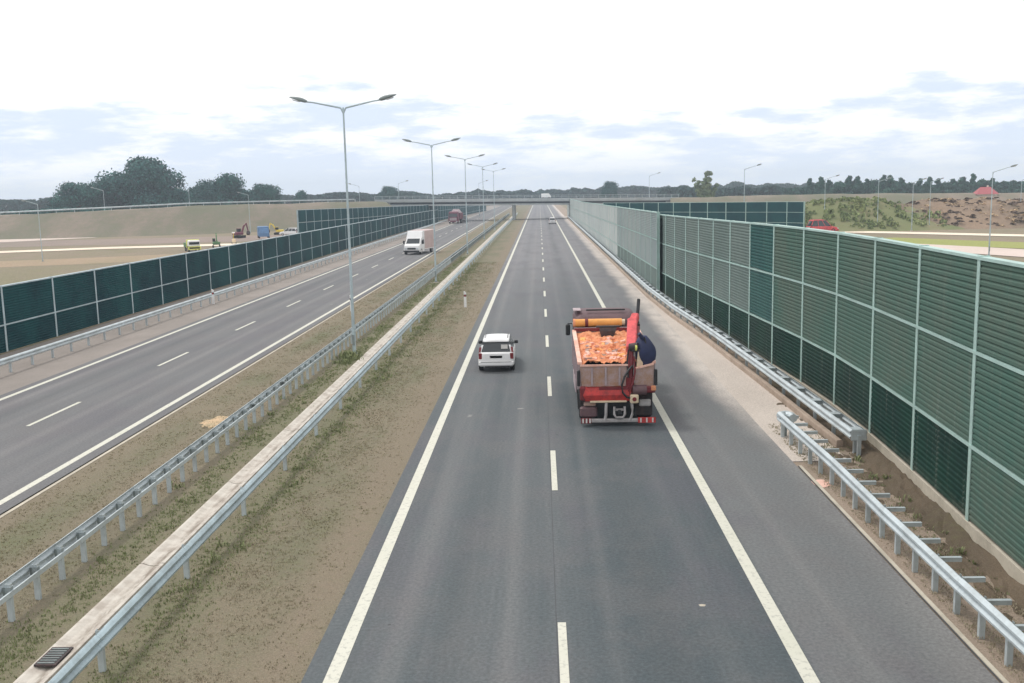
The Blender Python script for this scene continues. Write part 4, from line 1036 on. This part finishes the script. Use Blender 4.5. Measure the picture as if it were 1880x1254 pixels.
    b = MB(); beam(b,(.42,.05,1.3),(.5,.35,2.55),.17,.2,'red_dk'); beam(b,(.56,.02,1.4),(.6,.3,2.5),.06,.06,'steelgrey'); P('crane_column', b)
    b = MB(); beam(b,(.5,.35,2.45),(.72,2.3,3.15),.34,.30,'pinkred'); beam(b,(.78,.7,2.5),(.9,2.1,2.95),.1,.12,'red_dk'); beam(b,(.66,2.0,3.0),(.86,2.6,3.3),.26,.26,'pinkred'); P('crane_boom', b)
    b = MB(); beam(b,(.9,2.6,3.0),(1.0,2.9,3.85),.1,.12,'blackp'); beam(b,(.6,2.5,2.7),(.95,2.7,3.1),.12,.14,'chassis'); P('crane_stick', b)
    b = MB(); b.tube([(.44,.25,2.55),(.70,.15,2.6)],.13,10,'chassis'); b.tube([(.60,.1,2.56),(.66,.1,2.56)],.1,10,'lime'); b.box(.5,.95,.1,.4,2.42,2.5,'chassis',bev=.02); P('crane_joint', b)
    b = MB()
    b.tube([(.50,-.02,1.98),(.36,-.15,1.86),(.22,-.24,1.66),(.13,-.28,1.40),(.16,-.28,1.15),(.3,-.25,.98),(.45,-.22,.95)],.035,8,'blackp')
    b.tube([(.55,-.05,2.3),(.58,-.12,1.8),(.5,-.2,1.45),(.36,-.24,1.2),(.42,-.2,1.0)],.028,8,'red_dk')
    b.tube([(.38,.1,2.5),(.33,.0,2.1),(.36,-.05,1.6)],.028,8,'blackp'); b.tube([(.9,.2,2.9),(1.0,.15,2.5),(.9,.1,2.1)],.03,8,'blackp'); P('hydraulic_hose', b)
    b = MB(); b.box(.66,.86,.12,.16,1.95,2.5,'cream',mtx=Matrix.Rotation(R(6),4,'Y') @ Matrix.Translation((-.22,0,0)),bev=.01); P('pale_panel', b)
    # navy tarpaulin bundle on the right
    b = MB(); rings = []
    for k in range(9):
        t = k/8; z = 1.9+1.0*t; rad = .36*math.sin(math.pi*(.18+.76*t))**.7; cx = 1.0 - .1*t
        rings.append([(cx+rad*math.cos(2*math.pi*i/16)*(1+.14*mnoise.noise(Vector((i*.9,t*4,1)))), .45+rad*1.2*math.sin(2*math.pi*i/16)*(1+.14*mnoise.noise(Vector((i*.7,t*4,7)))), z) for i in range(16)])
    b.loft(rings,'navy',True); b.tube([(.85,.2,2.85),(.74,.15,3.02)],.07,8,'navy'); P('navy_cover', b)
    # rear underside: dark panels, two bent pale struts, ring coupling, bumper
    for x0, x1 in ((-1.2,-.62),(.62,1.2)):
        b = MB(); b.box(x0,x1,.42,.48,.23,1.01,'chassis',bev=.01); P('mud_flap', b)
    for sx, cx in ((-1,-.36),(1,.46)):
        b = MB(); b.tube([(cx,-.1,.82),(cx+.02*sx,-.14,.6),(cx+.02*sx,-.14,.38),(cx-.06,-.16,.2)],[.05,.055,.05,.045],8,'steelgrey'); P('strut', b)
    b = MB(); b.tube([(-.1,-.16,.66),(-.12,-.2,.42),(-.05,-.2,.30),(.17,-.2,.30),(.24,-.2,.42),(.22,-.16,.66)],.045,8,'steelgrey'); b.box(-.14,.26,-.12,-.06,.5,.58,'steelgrey',bev=.01); b.tube([(.06,-.22,.48),(.06,-.05,.48)],.07,12,'blackp'); P('tow_coupling', b)
    b = MB(); b.box(-1.2,1.24,-.18,-.04,.13,.25,'steelgrey',bev=.02); P('under_run_bar', b)
    for x0, x1, mt in ((.66,1.24,'red'),(-1.2,-.86,'red_dk')):
        b = MB(); b.box(x0,x1,-.205,-.18,.11,.30,mt,bev=.01)
        for k in range(3): xx = x0+(x1-x0)*(k+.35)/3; b.box(xx,xx+.05,-.212,-.203,.13,.28,'white_d')
        P('tail_lamp', b)
    for bb_ in ((-1.12,-.75,.0,.1,.42,.62,'chassis'),(-1.1,-.7,-.05,.05,.66,.8,'mudgrey'),(.72,1.1,-.02,.1,.62,.85,'steelgrey')):
        b = MB(); b.box(*bb_,bev=.03); P('tool_box', b)
    b = MB()
    for sx in (-1,1):
        xa,xb = sorted((sx*1.2,sx*1.26)); b.box(xa,xb,3.2,5.6,.45,.95,'greypink',bev=.02)
    P('side_guard', b)
    b = MB(); b.box(-1.22,-.66,-.06,.2,.28,.62,'maroon_cab',bev=.05); P('rear_locker', b)
    b = MB(); b.box(-1.22,-1.02,-.16,.1,.86,1.32,'red_dk',bev=.04); P('side_beam', b)
crane_truck()

# ------------------------------------------------------------------ trees
def crown_mesh(seed, Hh, Wd, kind='round', n=2600, leaf=.5, mt='leaf'):
    r = random.Random(seed); vs = []; fs = []
    lobes = []
    if kind == 'round':
        for k in range(13):
            a = r.uniform(0, 6.28); t = r.uniform(.28, .92); rr = Wd*.5*math.sin(math.pi*min(.95, t*.85+.05))*r.uniform(.35, .85)
            lobes.append((rr*math.cos(a), rr*math.sin(a), Hh*t, Wd*r.uniform(.14, .27)))
        lobes.append((0, 0, Hh*.55, Wd*.33)); lobes.append((0, 0, Hh*.84, Wd*.17))
    elif kind == 'pine':
        for k in range(10):
            t = .38+.6*k/9; a = r.uniform(0, 6.28); rr = Wd*.22*(1.25-t)
            lobes.append((rr*math.cos(a), rr*math.sin(a), Hh*t, Wd*(.30*(1.2-t)+.06)))
    elif kind == 'feather':
        for k in range(9):
            a = 6.28*k/9 + r.uniform(-.3, .3); t = r.uniform(.62, 1.0); rr = Wd*.46*(0 if k == 0 else r.uniform(.25, 1)); t = r.uniform(.8, 1.0)-.22*rr/(Wd*.46)
            for q in range(6):
                u = .25+.75*q/5; lobes.append((rr*math.cos(a)*u**1.3, rr*math.sin(a)*u**1.3, Hh*t*u, Wd*(.17-.10*u)))
    tot = sum(l[3]**2 for l in lobes)
    for (cx, cy, cz, rad) in lobes:
        for _ in range(int(n*rad*rad/tot)):
            u = r.uniform(-1, 1); a = r.uniform(0, 6.28); q = math.sqrt(1-u*u); d = Vector((q*math.cos(a), q*math.sin(a), u*.85))
            rr = rad*(r.uniform(.55, 1.0) if r.random() < .8 else r.uniform(.9, 1.22))
            p = Vector((cx, cy, cz)) + d*rr
            if p.z < Hh*.1: continue
            s = leaf*r.uniform(.6, 1.3)
            nrm = (d + Vector((r.uniform(-1, 1), r.uniform(-1, 1), r.uniform(-1, 1)))*.8).normalized()
            t1 = nrm.orthogonal().normalized(); t1.rotate(Matrix.Rotation(r.uniform(0, 6.28), 3, nrm)); t2 = nrm.cross(t1)
            o = len(vs)
            vs += [tuple(p+t1*s*.5), tuple(p+t2*s*.35), tuple(p-t1*s*.5+nrm*s*.1), tuple(p-t2*s*.35)]
            fs.append((o, o+1, o+2, o+3))
    b = MB(); b.add(vs, fs, mt); return b.mesh('crown'), lobes
def trunk_mesh(Hh, rad, lobes, seed=0):
    r = random.Random(seed); b = MB()
    b.tube([(0,0,-.2),(r.uniform(-.2,.2),0,Hh*.3),(r.uniform(-.3,.3),r.uniform(-.3,.3),Hh*.6),(0,0,Hh*.85)], [rad,rad*.75,rad*.5,rad*.15], 8, 'bark')
    for (cx,cy,cz,rr) in lobes[:9]:
        b.tube([(0,0,max(Hh*.2,cz*.55)),(cx*.5,cy*.5,cz*.8),(cx,cy,cz)], [rad*.4,rad*.25,rad*.08], 5, 'bark')
    return b.mesh('trunk')
def kinds(spec):
    out = []
    for (seed, Hh, Wd, kind, n, leaf, mt) in spec:
        c, l = crown_mesh(seed, Hh, Wd, kind, n, leaf, mt); out.append((c, trunk_mesh(Hh, Wd*.025+.08, l, seed)))
    return out
decid = kinds([(1,20,21,'round',15000,.85,'leaf'), (2,12,13.5,'round',8000,.65,'leaf'), (3,12,12,'round',8000,.65,'leaf'), (4,12,15,'round',8500,.65,'leaf')])
pines = kinds([(11,9,4.8,'pine',3000,.5,'needle'), (12,9,5.6,'pine',3200,.5,'needle'), (13,9,4.4,'pine',2800,.5,'needle'), (14,9,6.5,'round',3600,.5,'needle')])
feather = kinds([(21,12,9,'feather',11000,.5,'leaf_p')])
def tree(kindset, k, x, y, z, s, label, group, name='tree', sx=None, rz=None, cat='tree'):
    root = empty(name, (x, y, z), rz if rz is not None else random.uniform(0, 6.28)); root.scale = (sx or s, sx or s, s)
    c, t = kindset[k]; inst('crown', c, root); inst('trunk', t, root)
    tag(root, label, cat, group); return root
GL = 'trees behind the left embankment'
def px2w(px, Y): return (px-990)*Y/1829.0
tree(decid, 0, px2w(262,300), 300, .6, .98, 'tallest broad dark green tree beyond the left embankment', GL, sx=1.08, rz=.6)
tree(decid, 1, px2w(142,290), 290, 0, 1.02, 'rounded tree left of the tallest tree, at the left end of the clump', GL, rz=1.0)
tree(decid, 2, px2w(192,302), 302, 0, 1.12, 'smaller tree squeezed between the left round tree and the tallest tree', GL, sx=.95)
tree(decid, 3, px2w(310,298), 298, 0, .9, 'lower tree merging into the right side of the tallest tree', GL)
tree(decid, 1, px2w(232,310), 312, 0, 1.0, 'low tree filling the foot of the tallest tree on its left', GL)
tree(decid, 2, px2w(432,305), 305, 0, 1.15, 'taller pointed tree of the second group, right of its middle', GL, sx=1.05)
tree(decid, 3, px2w(392,308), 308, 0, 1.08, 'broad tree of the second group behind the embankment', GL, sx=.9)
tree(decid, 1, px2w(362,312), 312, 0, .88, 'leftmost low tree of the second group behind the embankment', GL)
tree(decid, 1, px2w(488,316), 316, 0, .92, 'separate round tree right of the second group', GL, sx=.8)
tree(decid, 2, px2w(460,318), 320, 0, .78, 'low tree in the dip between the second group and the round tree', GL)
tree(decid, 3, px2w(335,322), 322, 0, .7, 'low tree in the gap between the tallest tree and the second group', GL)
tree(decid, 2, px2w(550,340), 340, 0, .74, 'small dark tree standing alone right of the round tree', GL, sx=.5)
tree(decid, 1, px2w(716,420), 420, 0, .86, 'small rounded tree on the horizon between the two nearest lamps', GL, sx=.6)
tree(decid, 1, px2w(1118,420), 420, 0, .86, 'small dark round tree on the horizon right of the road', 'trees on the horizon', sx=.5)
tree(feather, 0, px2w(1291,300), 300, 0, 1.05, 'tall feathery pale green tree rising alone over the right horizon', 'trees on the horizon')
rr = random.Random(99)
GR = 'pines behind the right mounds'
ptops = [(1478,332),(1496,330),(1512,334),(1530,333),(1548,328),(1562,329),(1580,333),(1594,330),(1608,327),(1622,328),(1640,331),(1655,336),(1672,333),(1688,331),(1704,333),(1718,335),(1733,334),(1750,331),(1768,325),(1783,330),(1800,333),(1822,338),(1840,336),(1858,340),(1876,332),(1895,330)]
ordw = 'first second third fourth fifth sixth seventh eighth ninth tenth eleventh twelfth thirteenth fourteenth fifteenth sixteenth seventeenth eighteenth nineteenth twentieth twenty-first twenty-second twenty-third twenty-fourth twenty-fifth twenty-sixth'.split()
placewords = ['ragged','slim','dark','short','bushy','tall','narrow','dense','loose','pointed','leaning','full']
for k, (px, py) in enumerate(ptops):
    Y = rr.uniform(322, 348); hz = 350-.0175*(px-990); z = 7.7+(hz-py)*Y/1829.0
    side = 'left of the two close lamps' if px < 1655 else ('between the lamps and the red-roofed house' if px < 1775 else 'right of the red-roofed house')
    kk = k % 4
    w = rr.uniform(.95, 1.35)
    tree(pines, kk, px2w(px, Y), Y, 0, z/9.0, 'pine-row tree %s, %s from the left' % (side, ordw[k]), GR, name='pine_tree' if kk < 3 else 'tree', sx=w)
# sapling at the foot of the left embankment
tree(decid, 2, -205, 300, 0, .75, 'low dark tree at the left edge of the view behind the bushes', GL)
tree(decid, 3, px2w(285,306), 306, 0, 1.15, 'tree behind the right half of the tallest tree, widening its foot', GL)
sap = kinds([(31,4,2.2,'feather',500,.28,'leaf')])
tree(sap, 0, -98.5, 222, -.1, 1.0, 'lone dark sapling at the foot of the left embankment', None, name='sapling', cat='sapling')

def wood(name, segs, seed, mt='wood_far', label=''):
    """far woods: leaf clumps heaped along a line, uneven top"""
    r = random.Random(seed); vs = []; fs = []
    for (x0, y0, x1, y1, h, n) in segs:
        L = math.hypot(x1-x0, y1-y0)
        for _ in range(n):
            t = r.random(); x = x0+(x1-x0)*t; y = y0+(y1-y0)*t+r.uniform(-8, 8)
            top = h*(.72+.22*mnoise.noise(Vector((x*.045, seed, 0)))+.16*mnoise.noise(Vector((x*.16, seed, 3)))+.08*mnoise.noise(Vector((x*.5, seed, 5))))*1.1
            z = top*(1-r.random()**1.6*.98)
            s = r.uniform(.9, 2.0)*(abs(y)/450)
            a = r.uniform(0, 6.28); tl = r.uniform(-.7, .9)
            t1 = Vector((math.cos(a), math.sin(a), r.uniform(-.4, .4)))*s; t2 = Vector((-math.sin(a)*tl, math.cos(a)*tl, 1)).normalized()*s*.7
            p = Vector((x, y, z)); o = len(vs)
            vs += [tuple(p+t1*.6), tuple(p+t2*.6), tuple(p-t1*.6), tuple(p-t2*.6)]; fs.append((o, o+1, o+2, o+3))
    b = MB(); b.add(vs, fs, mt); o = b.obj(name); tag(o, label, None, None, 'stuff'); return o
wood('far_woodland', [(-420,430,-170,440,10.5, 15000), (-240,470,-60,520,9.6, 14000), (-520,470,-300,480,12, 11000)], 4, label='low dark woodland on the left horizon')
wood('far_woodland', [(-90,560,60,600,9.0, 20000), (0,640,200,620,9.8, 9500), (50,420,110,380,8.6, 7000)], 6, label='low hazy woodland on the horizon beyond the overpass')
wood('far_woodland', [(90,372,190,358,8.3, 13000), (170,365,320,340,8.4, 12000)], 9, 'needle', label='dark woodland mass behind the right pine row')
wood('bushes', [(-185,268,-112,254,6.6, 8000), (-150,262,-118,258,5.5,900)], 12, 'leaf', label='dark green bushes behind the left end of the embankment')
wood('shrubs', [(40,196,66,190,4.0, 1300)], 15, 'bushm', label='yellow green scrub on the crest of the grassy mound')

# ------------------------------------------------------------------ air
b = MB(); b.box(-2600, 2600, -80, 2700, -1.1, 42); hz = b.obj('haze')
m = bpy.data.materials.new('haze_air'); m.use_nodes = True; nt = m.node_tree
for n in list(nt.nodes):
    if n.type != 'OUTPUT_MATERIAL': nt.nodes.remove(n)
out = [n for n in nt.nodes if n.type == 'OUTPUT_MATERIAL'][0]
pv = nt.nodes.new('ShaderNodeVolumePrincipled'); pv.inputs['Color'].default_value = (.74, .85, 1.0, 1); pv.inputs['Density'].default_value = .00046
nt.links.new(pv.outputs[0], out.inputs['Volume'])
hz.data.materials.clear(); hz.data.materials.append(m)
hz['kind'] = 'stuff'; hz['label'] = 'thin pale haze in the distance'

# ------------------------------------------------------------------ sky
w = bpy.data.worlds.new('World'); scene.world = w; w.use_nodes = True
t = NT(w.node_tree); bg = w.node_tree.nodes['Background']
sky = t.n('ShaderNodeTexSky', sky_type='NISHITA'); sky.sun_disc = False
SUN_EL, SUN_AZ = R(58), R(-50)      # azimuth measured from +Y towards +X
sky.sun_elevation = SUN_EL; sky.sun_rotation = SUN_AZ
gen = t.n('ShaderNodeTexCoord').outputs['Generated']
sep = t.n('ShaderNodeSeparateXYZ'); t.l(gen, sep.inputs[0])
z = t.math('MAXIMUM', sep.outputs[2], 0.0)
n1 = t.noise(gen, 4.6, 6, .55, xyz=(1.0, 1.0, 5.0))
n2 = t.noise(gen, 15.0, 6, .6, xyz=(1.0, 1.0, 4.5))
nn = t.math('ADD', t.math('MULTIPLY', n1, .6), t.math('MULTIPLY', n2, .4))
elev = t.ramp(z, .04, .19, 0, 1)
cl = t.math('ADD', nn, t.math('MULTIPLY', elev, .24))
mask = t.ramp(cl, .455, .585)
cloud = t.mix(mask, (7.9, 8.9, 10.6, 1), (12.2, 12.1, 12.0, 1))
low = t.ramp(z, .0, .06, .6, 0)
cloud = t.mix(low, cloud, (9.0, 10.0, 11.4, 1))
final = t.mix(.93, sky.outputs[0], cloud)
t.l(final, bg.inputs['Color']); bg.inputs['Strength'].default_value = .1

sun = bpy.data.lights.new('sun', 'SUN'); sun.energy = 1.5; sun.angle = R(10); sun.color = (1, .96, .9)
so = bpy.data.objects.new('sun', sun); col.objects.link(so)
d = Vector((math.sin(SUN_AZ)*math.cos(SUN_EL), math.cos(SUN_AZ)*math.cos(SUN_EL), math.sin(SUN_EL)))
so.rotation_euler = d.to_track_quat('Z', 'Y').to_euler(); so.location = (0, 0, 60)

# ------------------------------------------------------------------ camera
F = 1829.0; roll = R(1.0)
Yc = Vector((990-940, 350-627, F)).normalized()
up = Vector((-math.sin(roll), -math.cos(roll), 0)); up -= Yc*up.dot(Yc); up.normalize()
Xc = Yc.cross(up)
Rm = Matrix((Xc, Yc, up))      # rows: world axes in image coordinates
bx = Rm @ Vector((1, 0, 0)); by = Rm @ Vector((0, -1, 0)); bz = Rm @ Vector((0, 0, -1))
cam = bpy.data.cameras.new('camera'); co = bpy.data.objects.new('camera', cam); col.objects.link(co)
mw = Matrix(((bx.x, by.x, bz.x, 0), (bx.y, by.y, bz.y, 0), (bx.z, by.z, bz.z, 7.7), (0, 0, 0, 1)))
co.matrix_world = mw
cam.sensor_width = 36; cam.lens = F/1880*36; cam.clip_start = .1; cam.clip_end = 6000
scene.camera = co
scene.view_settings.view_transform = 'Standard'; scene.view_settings.look = 'None'
scene.view_settings.exposure = .06; scene.view_settings.gamma = 1
scene.cycles.use_denoising = True
scene.cycles.max_bounces = 6; scene.cycles.volume_bounces = 1
